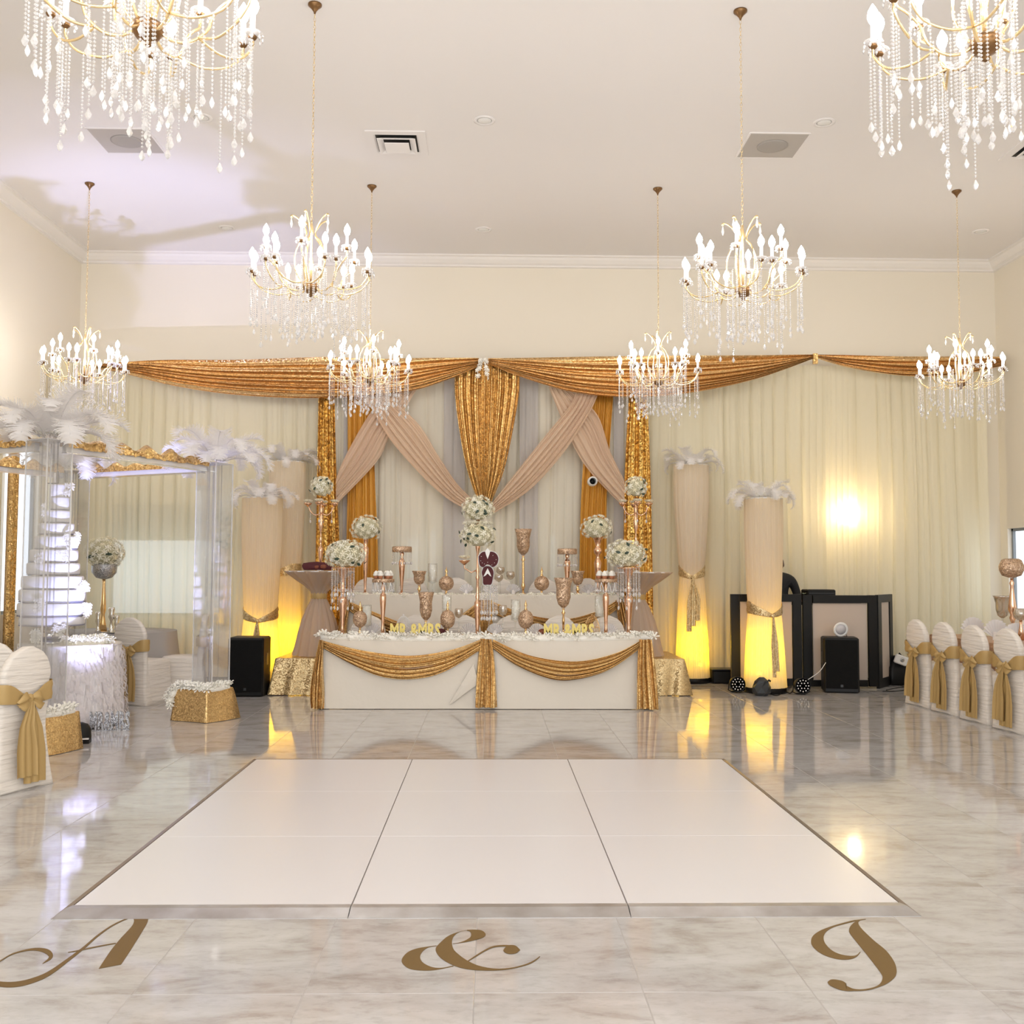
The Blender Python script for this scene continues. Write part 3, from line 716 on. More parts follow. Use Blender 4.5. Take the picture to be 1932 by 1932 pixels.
# three swags of the valance (edges: straight rail on top, sagging hem below)
tp = lambda u: .35+.65*sin(pi*min(max(u, .0), 1))**.6
pxdrape('valance_swag', 'long gold sequin valance swag from the left corner to the flower cluster', [(158, 690), (300, 681), (450, 681), (618, 676), (700, 680), (800, 678), (905, 677)],
        [(158, 694), (220, 702), (330, 728), (450, 745), (600, 751), (760, 741), (850, 716), (907, 690)], VZ, 70, 60, 6.5, .17, M['val'], 3, tp, vpow=.55)
pxdrape('valance_swag', 'gold sequin valance swag from the flower cluster to the knot at right', [(921, 676), (1050, 675), (1240, 674), (1400, 673), (1538, 670)],
        [(922, 688), (985, 712), (1080, 740), (1180, 751), (1290, 745), (1420, 718), (1538, 676)], VZ, 70, 60, 6.5, .17, M['val'], 8, tp, vpow=.55)
pxdrape('valance_swag', 'short gold sequin valance swag at the right, ending behind the far chandelier', [(1538, 670), (1650, 672), (1760, 672), (1895, 674)],
        [(1538, 676), (1600, 696), (1700, 711), (1800, 709), (1895, 690)], VZ, 50, 44, 4.5, .14, M['val'], 12, tp, vpow=.6)
o = MB().box(at(1538, 677, VZ-.06), (.06, .05, .14)).build('valance_knot', M['seq'], None, False, True); tag(o, 'small brown knot where two valance swags meet at right', 'tie')
# vertical strips
def strip(name, label, L_, R_, Y, nf, amp, m, seed):
    return pxdrape(name, label, L_, R_, Y, 30, 44, nf, amp, m, seed)
strip('sequin_strip', 'gold sequin hanging strip left of the crossed chiffon', [(602, 745), (600, 900), (597, 1060), (590, 1276)], [(631, 745), (636, 900), (643, 1060), (648, 1276)], 14.06, 2.6, .10, M['seqcolumn'], 2)
strip('sequin_strip', 'gold sequin hanging strip right of the crossed chiffon', [(1185, 745), (1178, 900), (1176, 1060), (1176, 1276)], [(1220, 745), (1226, 900), (1230, 1060), (1234, 1276)], 14.06, 2.6, .10, M['seqcolumn'], 4)
strip('amber_drape', 'amber satin drape left of centre behind the crossed chiffon', [(656, 690), (656, 900), (654, 1020), (650, 1280)], [(703, 690), (708, 900), (713, 1020), (718, 1280)], 14.14, 4.2, .06, M['amber'], 5)
strip('amber_drape', 'amber satin drape right of centre behind the crossed chiffon', [(1112, 690), (1100, 870), (1094, 1000), (1090, 1280)], [(1160, 690), (1148, 870), (1144, 1000), (1148, 1280)], 14.14, 4.2, .06, M['amber'], 6)
cp = lambda u: .5+.5*min(1, 4*u)*min(1, 4*(1-u))
pxdrape('chiffon_sash', 'champagne chiffon band sweeping from upper left down to the left gold strip', [(758, 720), (703, 774), (650, 865), (634, 905)], [(795, 720), (735, 823), (710, 872), (634, 953)], 14.02, 40, 40, 4.5, .05, M['champ'], 21, cp)
pxdrape('chiffon_sash', 'champagne chiffon band from the left of the valance down to the flower tower', [(712, 735), (738, 752), (791, 802), (826, 858), (862, 912), (895, 945)], [(680, 738), (700, 770), (742, 837), (805, 907), (850, 945), (888, 964)], 13.94, 50, 40, 5, .06, M['champ'], 22, cp)
pxdrape('chiffon_sash', 'champagne chiffon band sweeping from upper right down to the right gold strip', [(1073, 735), (1125, 781), (1150, 851), (1178, 908)], [(1035, 730), (1080, 837), (1115, 893), (1178, 958)], 14.02, 40, 40, 4.5, .05, M['champ'], 23, cp)
pxdrape('chiffon_sash', 'champagne chiffon band from the right of the valance down to the flower tower', [(1088, 735), (1075, 765), (1034, 816), (967, 900), (928, 950)], [(1130, 740), (1111, 781), (1066, 851), (1002, 922), (930, 970)], 13.94, 50, 40, 5, .06, M['champ'], 24, cp)
strip('gathered_drape', 'gold sequin drape gathered to a point below the flower cluster, centre of backdrop', [(860, 684), (858, 740), (868, 820), (882, 890), (903, 950)], [(978, 684), (979, 740), (966, 820), (950, 890), (926, 950)], 13.98, 8.5, .17, M['seq'], 31)
t = thing('flower_cluster', 'small white flower cluster pinned on the valance over the gathered drape', 'flowers', at(911, 690, 13.70))
rnd = random.Random(9)
for i in range(26):
    sd = -1 if i % 2 else 1; k = rnd.random()
    inst('blossom', BLW, t, (sd*(.02+.06*k)+rnd.uniform(-.02, .02), rnd.uniform(-.04, .0), .09-.26*k), (1.2+rnd.uniform(-.4, .4), 0, rnd.uniform(0, 6)), .034)
t = thing('security_camera', 'small white ring camera with a black eye on the right amber drape', 'camera', at(1117, 909, 13.90))
MB().lathe([(.045, .12), (.066, .1), (.066, .0), (.06, -.012), (.042, -.016)], 20, caps=False, M=Matrix.Rotation(radians(90), 3, 'X')).build('housing', M['whitep'], t)
MB().ball((0, .0, 0), .043, 14, 8).build('eye', M['black'], t)
# wall lamp behind the sheer
p = at(1600, 970, 14.42); t = thing('wall_lamp', 'lit wall lamp glowing through the ivory curtain at right', 'lamp', p)
MB().ball((0, -.03, 0), .085, 14, 8).build('globe', M['sconce'], t); MB().lathe([(.05, -.1), (.05, -.085)], 12).build('mount', M['brass'], t)

# ------------------------------------------------------------------ glowing feather-topped columns
def glow_column(label, px, Y, ytop, ysash, rt, rs, rb, sashdx, tail, seed, lampx):
    b = at(px, 1200, Y); z1 = at(px, ytop, Y).z; zs = at(px, ysash, Y).z
    t = thing('lit_column', label, 'column lamp', (b.x, Y, 0), 0, 'feather-topped fabric columns')
    MB().lathe([(rb*.98, 0), (rb*.98, .07), (rb*.9, .08)], 28).build('base', M['black'], t)
    n = 150; rows = []
    rnd = random.Random(seed)
    for i in range(31):
        z = .07+(z1-.07)*i/30
        if z > zs: k = (z-zs)/(z1-zs); r = rs+(rt-rs)*min(1, k*1.45)**.75
        else: k = (zs-z)/zs; r = rs+(rb-rs)*k**.8
        rows.append([((r+.004*sin(46*a+.3*i*0)+.003*sin(17*a+seed))*cos(a), (r+.004*sin(46*a)+.003*sin(17*a+seed))*sin(a), z) for a in [2*pi*j/n for j in range(n)]])
    MB().loft(rows, True).build('fabric', M['colfab'], t)
    MB().lathe([(rt*.99, z1-.015), (rt*1.01, z1), (rt*.9, z1+.004), (.02, z1+.004)], 32).build('top_disc', M['whitep'], t)
    # sash: band dipping to a knot at the front, plus hanging tails
    rows = []; kx = sashdx
    for j in range(41):
        a = -pi/2+kx+2*pi*j/40; dist = abs(((j/40)+.5) % 1-.5)*2; dz = -.07+.10*min(1, dist*2.2); hh = .025+.05*min(1, dist*2.2)
        rr = rs+.012+.01*min(1, dist*2); rows.append([(( rr+.006*((q % 2)))*cos(a), (rr+.006*(q % 2))*sin(a), zs+dz+hh*(q/4-.5)*2) for q in range(5)])
    MB().loft(rows).build('sash', M['seqpale'], t)
    kxp = (rs+.03)*cos(-pi/2+kx); kyp = (rs+.03)*sin(-pi/2+kx)
    MB().ball((kxp, kyp, zs-.07), .028, 10, 6, (1, .7, 1)).build('knot', M['seqpale'], t)
    for q in range(2 if tail[1] < .12 else 3):
        w_ = tail[1]/2; x0 = kxp-w_/2+q*w_*.5; Ln = tail[0]*(1-.1*q); rows = []
        for i in range(13):
            u = i/12; wd = (.02+(w_-.02)*min(1, u*2.2)); cx_ = kxp+(x0-kxp+w_*.3*q)*min(1, u*2)+tail[2]*u
            rows.append([(cx_-wd/2+wd*k/8, kyp-.02-.015*u-.012*sin(k*2.1+q), zs-.07-Ln*u) for k in range(9)])
        MB().loft(rows).build('sash_tail', M['seqpale'], t)
    # lamp standing inside
    MB().lathe([(.05, .08), (.055, .20), (.045, .22)], 12, (lampx, -.03, 0)).build('lamp_body', M['black'], t)
    MB().ball((lampx, -.03, .235), .028, 10, 6).build('lamp_lens', M['amberled'], t)
    l = light('amber_glow', 'SPOT', (lampx, -.03, .28), 34, (1, .62, .0), (radians(180), 0, 0), spot_size=radians(75), spot_blend=.9, shadow_soft_size=.03); l.parent = t
    l2 = light('amber_wash', 'POINT', (lampx, -.06, .50), 7, (1, .62, .0), shadow_soft_size=.05); l2.parent = t
    feather_top(t, z1+.0, 19, .95, seed)
    return t
glow_column('left front feather-topped column glowing yellow behind the black loudspeaker', 491, 13.35, 940, 1160, .255, .20, .27, .05, (.42, .10, 0), 3, .12)
glow_column('tall rear feather-topped column at left, glowing yellow beside the cocktail table', 537, 14.0, 872, 1078, .24, .19, .22, -.9, (.95, .09, -.01), 5, .05)
glow_column('tall rear feather-topped column right of the head tables, glowing yellow at its foot', 1306, 13.95, 878, 1080, .235, .155, .235, -.15, (.72, .14, -.02), 7, .10)
glow_column('front feather-topped column standing before the black and grey booth', 1443, 12.8, 941, 1150, .235, .195, .265, .2, (.75, .10, .03), 9, -.08)

# ------------------------------------------------------------------ platform, head tables
PX0, PX1, PY0, PY1, PH = -2.58, 2.36, 12.46, 13.66, .44
t = thing('stage_platform', 'low stage platform skirted in pale gold sequin cloth behind the front table', 'platform', ((PX0+PX1)/2, (PY0+PY1)/2, 0))
hw, hd = (PX1-PX0)/2, (PY1-PY0)/2
MB().bbox((0, 0, PH-.02), (2*hw, 2*hd, .04), .008).build('deck', M['seqpale'], t, False)
def skirt_path(pts, z0, z1, flare, nf, amp, m, parent, name, seed=0):
    rnd = random.Random(seed); P = pts; rows = []
    # densify
    D = []
    for i in range(len(P)-1):
        a, b = Vector((*P[i][:2], 0)), Vector((*P[i+1][:2], 0)); k = max(2, int((b-a).length/.02)); nn = Vector((P[i][2], P[i][3], 0))
        for q in range(k): D.append((a.lerp(b, q/k), nn))
    D.append((Vector((*P[-1][:2], 0)), Vector((P[-1][2], P[-1][3], 0))))
    for j in range(9):
        v = j/8; z = z1+(z0-z1)*v; r = []
        for i, (p, nn) in enumerate(D):
            s = i*.02; f = sin(s*nf+2*sin(s*1.7+seed))*.6+sin(s*nf*.43+seed)*.4
            q = p+nn*(flare*v+amp*v**.6*f); r.append((q.x, q.y, z))
        rows.append(r)
    return MB().loft(rows).build(name, m, parent)
skirt_path([(-hw, hd, -1, 0), (-hw, -hd, -.7, -.7), (hw, -hd, .7, -.7), (hw, hd*.2, 1, 0)], .01, PH-.005, .10, 28, .03, M['seqpale'], t, 'skirt', 2)
tr = MB()
for (x, y) in ((hw+.0, .35), (hw, .55)):
    tr.tube([(x, y, 0), (x, y, PH-.05)], .012, 5)
tr.tube([(hw, .35, .05), (hw, .55, .35)], .008, 5); tr.tube([(hw, .55, .05), (hw, .35, .35)], .008, 5); tr.tube([(hw, .35, .38), (hw, .55, .38)], .012, 5)
tr.build('truss_leg', M['steel'], t)

def head_table(name, label, x0, x1, y0, y1, z0, h, Y, swags, tails, group, flap=False):
    t = thing(name, label, 'table', ((x0+x1)/2, (y0+y1)/2, z0), 0, group); cx, cy = (x0+x1)/2, (y0+y1)/2
    hx, hy = (x1-x0)/2, (y1-y0)/2
    MB().bbox((0, 0, h-.012), (2*hx, 2*hy, .024), .008).build('tabletop', M['linen'], t, False)
    skirt_path([(-hx, hy, -1, 0), (-hx, -hy, -.7, -.7), (hx, -hy, .7, -.7), (hx, hy, 1, 0)], .006, h-.004, .012, 7, .007, M['linen'], t, 'tablecloth', 4)
    for k, (eA, eB) in enumerate(swags):
        mb = drape(MB(), eA, eB, Y, 48, 44, 4.2, .115, 40+k, lambda u: .5+.5*sin(pi*u), .85)
        mb.v = [(p[0]-cx, p[1]-cy, p[2]-z0) for p in mb.v]; mb.build('swag', M['lame'], t)
    for k, (eA, eB) in enumerate(tails):
        mb = drape(MB(), eA, eB, Y-.012, 20, 36, 3.2, .10, 60+k); mb.v = [(p[0]-cx, p[1]-cy, p[2]-z0) for p in mb.v]; mb.build('hanging_tail', M['lame'], t)
    if flap:
        a, b, c, d = [at(*q, Y-.012) for q in ((893, 1253), (903, 1290), (848, 1328), (872, 1262))]
        mb = MB().loft([[a+Vector((0, .008, 0)), a.lerp(b, .5)+Vector((0, -.012, 0)), b], [a.lerp(c, .5), a.lerp(b, .5).lerp(c, .5)+Vector((0, -.03, 0)), b.lerp(c, .5)+Vector((0, -.02, 0))], [c, c+Vector((.01, -.01, 0)), c+Vector((.02, 0, 0))]])
        mb.v = [(p[0]-cx, p[1]-cy, p[2]-z0) for p in mb.v]; mb.build('cloth_fold', M['linen'], t)
    return t
FY = 11.19
a = at(604, 1205, FY); b = at(1232, 1205, FY)
head_table('head_table', 'front head table in ivory linen with two gold swags', a.x, b.x, FY, 11.93, 0, .76, FY-.02,
           [([(608, 1208), (680, 1226), (770, 1237), (850, 1226), (908, 1206)], [(610, 1222), (660, 1250), (720, 1276), (780, 1281), (840, 1266), (912, 1222)]),
            ([(930, 1206), (1000, 1236), (1085, 1247), (1160, 1232), (1212, 1206)], [(928, 1222), (975, 1255), (1040, 1280), (1090, 1280), (1150, 1262), (1208, 1222)])],
           [([(603, 1206), (592, 1260), (587, 1300), (588, 1336)], [(612, 1208), (611, 1260), (612, 1300), (612, 1337)]),
            ([(906, 1204), (900, 1260), (897, 1334)], [(928, 1206), (934, 1260), (938, 1334)]),
            ([(1204, 1206), (1200, 1260), (1199, 1336)], [(1228, 1206), (1234, 1260), (1241, 1338)])], 'head tables', True)
garland([at(606, 1199, 11.22), at(760, 1203, 11.22), at(915, 1203, 11.22), at(1080, 1203, 11.22), at(1230, 1199, 11.22)], 'flower_garland', 'row of white blossoms along the front edge of the front head table', 95, .058, 4, .05, BLW)
BY = 12.82; BZ = PH; BH = .76
a = at(655, 1130, BY); b = at(1168, 1130, BY)
head_table('head_table', 'raised rear head table with gold swags on the platform', a.x, b.x, BY, 13.3, BZ, BH, BY-.02,
           [([(657, 1133), (700, 1152), (780, 1180), (850, 1170), (903, 1135)], [(657, 1150), (710, 1185), (790, 1206), (860, 1195), (905, 1158)]),
            ([(930, 1135), (990, 1158), (1060, 1168), (1120, 1155), (1163, 1133)], [(930, 1158), (985, 1180), (1055, 1195), (1120, 1178), (1163, 1150)])],
           [([(652, 1130), (640, 1180), (626, 1238)], [(663, 1132), (656, 1180), (650, 1240)]), ([(903, 1132), (900, 1180), (898, 1235)], [(928, 1132), (930, 1180), (932, 1235)]),
            ([(1160, 1132), (1166, 1180), (1170, 1238)], [(1172, 1132), (1182, 1180), (1196, 1240)])], 'head tables')
garland([at(655, 1124, 12.88), at(780, 1126, 12.88), at(915, 1126, 12.88), at(1040, 1126, 12.88), at(1168, 1124, 12.88)], 'flower_garland', 'row of cream blossoms along the edge of the raised rear head table', 90, .048, 6, .04)

# turned objects given by their silhouette
class Item:
    def __init__(s, name, label, cat, cx, Y, z0, group=None):
        s.cx, s.Y, s.z0 = cx, Y, z0; s.o = at(cx, 1100, Y); s.t = thing(name, label, cat, (s.o.x, Y, z0), 0, group)
    def z(s, py): return at(s.cx, py, s.Y).z-s.z0
    def r(s, px): return px*s.Y/1932
    def turn(s, name, m, prof, n=18, smooth=True, dx=0, caps=True):
        return MB().lathe([(s.r(r_), max(0.0, s.z(y))) for r_, y in prof], n, (s.r(dx), 0, 0), caps=caps).build(name, m, s.t, smooth)
    def foot(s, m, r=7):
        return MB().lathe([(s.r(r), 0), (s.r(r), .006), (s.r(r*.4), .02), (s.r(1.6), .035)], 14).build('foot', m, s.t)
def strands(t, ring_r, z, n, Ln, m=None, sc=1):
    for i in range(n):
        a = 2*pi*i/n; inst('crystal_strand', ST[Ln if isinstance(Ln, float) else Ln[i % len(Ln)]], t, (ring_r*cos(a), ring_r*sin(a), z), (0, 0, a), sc)

FZ = .76; TY = 11.45
# tall vases with cream flower domes on the front table
for cx, side, by in ((647, 'left', 1193), (1186, 'right', 1193)):
    I = Item('flower_vase', 'rose-gold vase with large cream flower dome and crystal strands, %s end of front table' % side, 'vase', cx, TY, FZ, 'large flower vases')
    I.foot(M['rose'], 8)
    I.turn('vase_body', M['rose'], [(2.5, 1197), (4, 1190), (3, 1184), (4, 1170), (6.5, 1148), (8.5, 1132), (8, 1127), (4, 1122), (3, 1118), (6, 1112), (4, 1106), (3, 1098), (5, 1088), (10, 1075), (13, 1070)])
    MB().lathe([(I.r(20), I.z(1073)), (I.r(22), I.z(1071)), (I.r(4), I.z(1070))], 24).build('plate', M['rose'], I.t)
    strands(I.t, I.r(21), I.z(1073), 20, (.34, .28, .42)); strands(I.t, I.r(15), I.z(1073), 12, (.22, .28))
    flower_ball(I.t, (I.r(4 if side == 'left' else -4), 0, I.z(1047)), I.r(35), I.r(26), 88, 3 if side == 'left' else 4, leaves=10, br=.038)
# dessert stands with cupcakes
for cx, side in ((723, 'left'), (1143, 'right')):
    I = Item('cupcake_stand', 'rose-gold cupcake stand with bead fringe, %s half of front table' % side, 'cake stand', cx, TY, FZ, 'cupcake stands')
    I.foot(M['rose'], 7)
    I.turn('stand_body', M['rose'], [(2, 1198), (3.5, 1190), (2.6, 1184), (3.5, 1165), (5.5, 1140), (6.2, 1128), (5.5, 1122), (2.2, 1118), (4, 1110), (2, 1103), (2.5, 1097)])
    I.turn('plate', M['glit'], [(20, 1099), (21, 1098), (21, 1093), (20, 1092)], 26)
    strands(I.t, I.r(20.5), I.z(1098), 26, .16, sc=.55)
    for k in range(9):
        a0 = 2*pi*k/9; P = [(I.r(20)*cos(a0+(2*pi/9)*u), I.r(20)*sin(a0+(2*pi/9)*u), I.z(1098)-.12*sin(pi*u)) for u in [i/8 for i in range(9)]]
        MB().tube(P, .004, 4).build('bead_loop', M['whitep'], I.t)
    for k in range(6):
        a0 = 2*pi*k/6+.25; c = Item('cupcake', 'white-iced cupcake on the %s cupcake stand, number of a ring' % side, 'cupcake', cx, TY, I.z(1092)+FZ, 'cupcakes on the %s stand' % side)
        c.t['label'] = 'white-iced cupcake at the %s of the %s cupcake stand' % (('right', 'back right', 'back left', 'left', 'front left', 'front right')[k], side)
        c.t.location = (I.o.x+I.r(13.5)*cos(a0), TY+I.r(13.5)*sin(a0), FZ+I.z(1092))
        MB().lathe([(.020, 0), (.028, .032)], 12).build('case', M['cup'], c.t)
        MB().lathe([(.030, .032), (.036, .045), (.026, .062), (.03, .066), (.012, .085), (.003, .092)], 12).build('icing', M['petalw'], c.t)
# finial jars
def jar(cx, Y, z0, yb, yt, r, ytip, label, neck=True):
    I = Item('finial_jar', label, 'jar', cx, Y, z0, 'textured gold finial jars')
    mid = (yb+yt)/2; hh = (yb-yt)/2
    prof = [(3.5, yb+12), (3, yb+8), (1.8, yb+4), (2, yb+1)]
    I.turn('pedestal', M['goldm'], prof+[(2.5, yb-1)], 12)
    body = [(r*max(.12, sqrt(max(0, 1-((k/8)*2-1)**2)))*(1.0 if neck else (1-.15*(1-k/8))), yb-(yb-yt)*k/8) for k in range(9)]
    I.turn('body', M['glit'], body, 20)
    I.turn('finial', M['goldm'], [(3.2, yt+2), (2.6, yt-1), (1.4, yt-4), (2.8, yt-8), (1.8, ytip+6), (.9, ytip+4), (.4, ytip)], 10)
jar(680, TY-.05, FZ, 1185, 1152, 14.5, 1134, 'heart-shaped gold finial jar near the left end of the front table', False)
jar(845, TY-.05, FZ, 1187, 1150, 14, 1133, 'ribbed gold finial jar left of the centre flower tower on the front table')
jar(992, TY-.05, FZ, 1187, 1150, 14.5, 1132, 'ribbed gold finial jar right of centre on the front table')
jar(842, 13.0, BZ+BH, 1115, 1086, 14.2, 1069, 'round gold finial jar on the rear table, left half')
jar(1022, 13.0, BZ+BH, 1115, 1086, 14.2, 1069, 'round gold finial jar on the rear table, right half')
# goblets / hurricanes
def goblet(cx, Y, z0, r, yt, yc, stem, label, m='glit', sm='goldm', base=None):
    I = Item('hurricane_goblet', label, 'candle holder', cx, Y, z0, 'glittered gold goblets'); h = yc-yt
    I.turn('cup', M[m], [(3, yc), (r*.55, yc-h*.12), (r*.76, yc-h*.35), (r*.74, yc-h*.65), (r*.86, yc-h*.85), (r, yt), (r*.94, yt), (r*.7, yc-h*.6), (2, yc-h*.1)], 22)
    I.turn('stem', M[sm], [(3, yc+1), (1.6, yc+5), (3.8, yc+9), (1.6, yc+13)]+[(1.6+q[0], q[1]) for q in stem], 12)
    MB().lathe([(I.r(7), 0), (I.r(7), .006), (I.r(2), .025), (I.r(1.6), max(.03, I.z(stem[-1][1] if stem else yc+13)))], 14).build('foot', M[sm], I.t)
goblet(804, TY+.05, FZ, 15.5, 1117, 1170, [(0, 1186)], 'large gold glitter hurricane goblet on the front table left of centre')
goblet(1063, TY+.05, FZ, 18, 1090, 1147, [(1, 1170), (0, 1188)], 'tall gold glitter hurricane goblet on the front table right of centre')
goblet(791, 13.0, BZ+BH, 14, 1077, 1103, [(0, 1117)], 'gold goblet on the rear table, left half')
goblet(1090, 13.0, BZ+BH, 13.5, 1077, 1104, [(0, 1117)], 'gold goblet on the rear table, right half')
goblet(987, 13.0, BZ+BH, 16.5, 998, 1047, [(.6, 1062), (.6, 1100), (2.5, 1106), (0, 1114)], 'very tall gold goblet on a long stem, rear table right of centre')
# mercury glass goblets
k = 0
for cx, Y, z0, yt, yb, lb in ((866, TY+.08, FZ, 1148, 1166, 'mercury glass goblet left of the flower tower, front table'), (949, TY+.08, FZ, 1142, 1162, 'mercury glass goblet right of the flower tower, front table'),
                          (963, 13.02, BZ+BH, 1078, 1094, 'mercury glass goblet on the rear table right of the burgundy figure'), (941, 12.98, BZ+BH, 1084, 1098, 'low mercury glass goblet on the rear table beside the burgundy figure'), (944, 13.12, BZ+BH, 1070, 1084, 'back mercury glass goblet on the rear table beside the burgundy figure')):
    I = Item('mercury_goblet', lb, 'goblet', cx, Y, z0, 'mercury glass goblets'); h = yb-yt
    I.turn('cup', M['mercury'], [(1.2, yb), (5.5, yb-2.5), (8.2, yb-h*.45), (7.6, yt+2), (6.8, yt), (6.2, yt+.5), (6.8, yb-h*.45), (3, yb-3)], 16)
    MB().lathe([(I.r(5), 0), (I.r(5), .004), (I.r(1), .012), (I.r(.9), I.z(yb+4)), (I.r(2), I.z(yb+2)), (I.r(1.2), I.z(yb))], 10).build('stem', M['glass'], I.t)
# flower-filled cylinder vases
for cx, Y, z0, yt, yb, lb in ((693, TY+.2, FZ, 1141, 1180, 'glass cylinder of white flowers near the left end of the front table'), (843, TY+.25, FZ, 1123, 1160, 'glass cylinder of white flowers behind the left finial jar'),
                          (973, TY+.2, FZ, 1131, 1170, 'glass cylinder of white flowers right of the flower tower'), (1131, TY+.25, FZ, 1124, 1164, 'glass cylinder of white flowers behind the right cupcake stand'),
                          (816, 13.1, BZ+BH, 1063, 1098, 'glass cylinder of flowers on the rear table left of the round jar')):
    I = Item('cylinder_vase', lb, 'vase', cx, Y, z0, 'flower-filled glass cylinders')
    I.turn('glass', M['glass'], [(8.6, yb), (8.8, yb-1), (8.8, yt), (8.5, yt)], 18, caps=False)
    MB().lathe([(I.r(7), 0), (I.r(7), .004), (I.r(1.4), .012), (I.r(1.2), I.z(yb+4)), (I.r(5), I.z(yb+1)), (I.r(8.6), I.z(yb))], 14).build('pedestal', M['glass'], I.t)
    rnd = random.Random(int(cx))
    MB().lathe([(I.r(7), I.z(yb-1)), (I.r(7), I.z(yt+3))], 10).build('filling', M['petalw'], I.t)
    for j in range(22): inst('blossom', BLW, I.t, (I.r(6.3)*cos(j*2.4), I.r(6.3)*sin(j*2.4), I.z(yb-3-(yb-yt-5)*j/21)), (pi/2*.8, 0, j*2.4+pi/2), .024)
# plate stands on the rear table
for cx, yp, lb in ((758, 1035, 'rose-gold stand with a crystal-fringed tray on the rear table, left'), (1070, 1039, 'rose-gold stand with a crystal-fringed tray on the rear table, right')):
    I = Item('tray_stand', lb, 'stand', cx, 13.05, BZ+BH, 'crystal tray stands')
    I.foot(M['rose'], 7)
    I.turn('stand_body', M['rose'], [(2, 1118), (2.2, 1112), (3.4, 1095), (5.8, 1068), (6, 1060), (4, 1056), (1.8, yp+16), (4, yp+10), (2, yp+5)])
    I.turn('tray', M['glit'], [(17.5, yp+7), (18.5, yp+6), (18.5, yp-3), (17, yp-4), (16, yp+1)], 26)
    strands(I.t, I.r(18), I.z(yp+7), 20, .16, sc=.8)
# trumpet vases with flower balls, rear table
for cx, cf, lb, sd in ((689, 690, 'rose-gold trumpet vase with cream flower ball on the rear table, left', 11), (1128, 1126, 'rose-gold trumpet vase with cream flower dome on the rear table, right', 12)):
    I = Item('flower_vase', lb, 'vase', cx, 13.1, BZ+BH, 'large flower vases'); I.foot(M['rose'], 7)
    if sd == 11: I.turn('vase_body', M['rose'], [(2.5, 1118), (2, 1112), (3, 1095), (5, 1050), (6, 1035), (3, 1030), (4, 1024), (5, 1016), (9, 1008)])
    else: I.turn('vase_body', M['rose'], [(3, 1118), (3, 1105), (5.5, 1075), (7.2, 1062), (4, 1054), (3, 1048), (7, 1043), (7.6, 1037), (4, 1032), (6, 1022), (10, 1014), (15, 1008)])
    flower_ball(I.t, (I.r(cf-cx), 0, I.z(997 if sd == 11 else 996)), I.r(27), I.r(23), 64, sd, leaves=5, br=.036, lowcut=-.75)
# centre tower
I = Item('flower_tower', 'tall gold stand with two stacked cream flower balls at the centre of the front table', 'flower stand', 901, TY, FZ)
I.foot(M['rose'], 9)
I.turn('pole', M['rose'], [(3, 1197), (3.2, 1190), (4.5, 1165), (6, 1145), (6, 1137), (3, 1132), (4, 1125), (2.6, 1120), (2.4, 1095), (4, 1090), (2, 1084), (3.5, 1078), (2, 1070), (2, 1045), (4, 1035), (5, 1028), (3, 975)])
flower_ball(I.t, (0, 0, I.z(1010)), I.r(30), I.r(24), 72, 21, leaves=16, br=.036); flower_ball(I.t, (0, 0, I.z(961)), I.r(27), I.r(23), 62, 22, leaves=12, br=.036)
for sg, yy in ((-1, 1050),):
    MB().tube([(0, 0, I.z(1075)), (I.r(sg*12), 0, I.z(1080)), (I.r(sg*25), 0, I.z(1072)), (I.r(sg*25), 0, I.z(1058))], .008, 6).build('side_arm', M['rose'], I.t)
    MB().lathe([(.01, I.z(1066)), (I.r(10), I.z(1059)), (I.r(11), I.z(1057))], 14, (I.r(sg*25), 0, 0)).build('candle_cup', M['rose'], I.t)
    for j in range(9): inst('blossom', BL, I.t, (I.r(sg*25)+I.r(7)*cos(j*2.4)*(j > 0), I.r(7)*sin(j*2.4)*(j > 0), I.z(1051)-.01*(j % 2)), (.3*cos(j), .3*sin(j), j), .034)
for j in range(14):
    a_ = 2*pi*j/14; inst('blossom', BL, I.t, (I.r(25)*cos(a_), I.r(25)*sin(a_), I.z(987)), (-.5*sin(a_), .5*cos(a_), j), .034)
# crystal stand holding the burgundy figure
I = Item('crystal_stand', 'clear round stand hung with crystal strands right of the flower tower', 'stand', 923, TY-.12, FZ)
MB().lathe([(I.r(13), 0), (I.r(13), .008), (I.r(2), .012), (I.r(1.6), I.z(1107)), (I.r(15), I.z(1106)), (I.r(15), I.z(1104))], 22).build('stand_body', M['glass'], I.t)
strands(I.t, I.r(15), I.z(1106), 18, (.28, .34, .28)); strands(I.t, I.r(9), I.z(1106), 9, .34)
Y_ = TY-.12; z0 = at(923, 1104, Y_).z
t = thing('dressed_figure', 'burgundy cut-out of a head wrap and gown with white trim above the crystal stand', 'ornament', (at(920, 1104, Y_).x, Y_, z0+.001))
org = Vector(t.location)
def plate(pts, y0, y1, name, m, off=0, sm=True):
    c = cr(pts+[pts[0]], 48)[:-1] if sm else pts
    A = []; B = []
    for q in c:
        w_ = at(q[0], q[1], Y_)-org; A.append((w_.x, y0, w_.z)); B.append((w_.x, y1, w_.z))
    n = len(A); V = A+B; F = [tuple(range(n)), tuple(range(2*n-1, n-1, -1))]+[(i, n+i, n+(i+1) % n, (i+1) % n) for i in range(n)]
    return MB().add(V, F).build(name, m, t, False)
wrap = [(903, 1050), (908, 1043), (916, 1041), (920, 1049), (924, 1041), (934, 1043), (940, 1052), (938, 1064), (930, 1070), (924, 1066), (918, 1065), (912, 1070), (905, 1066)]
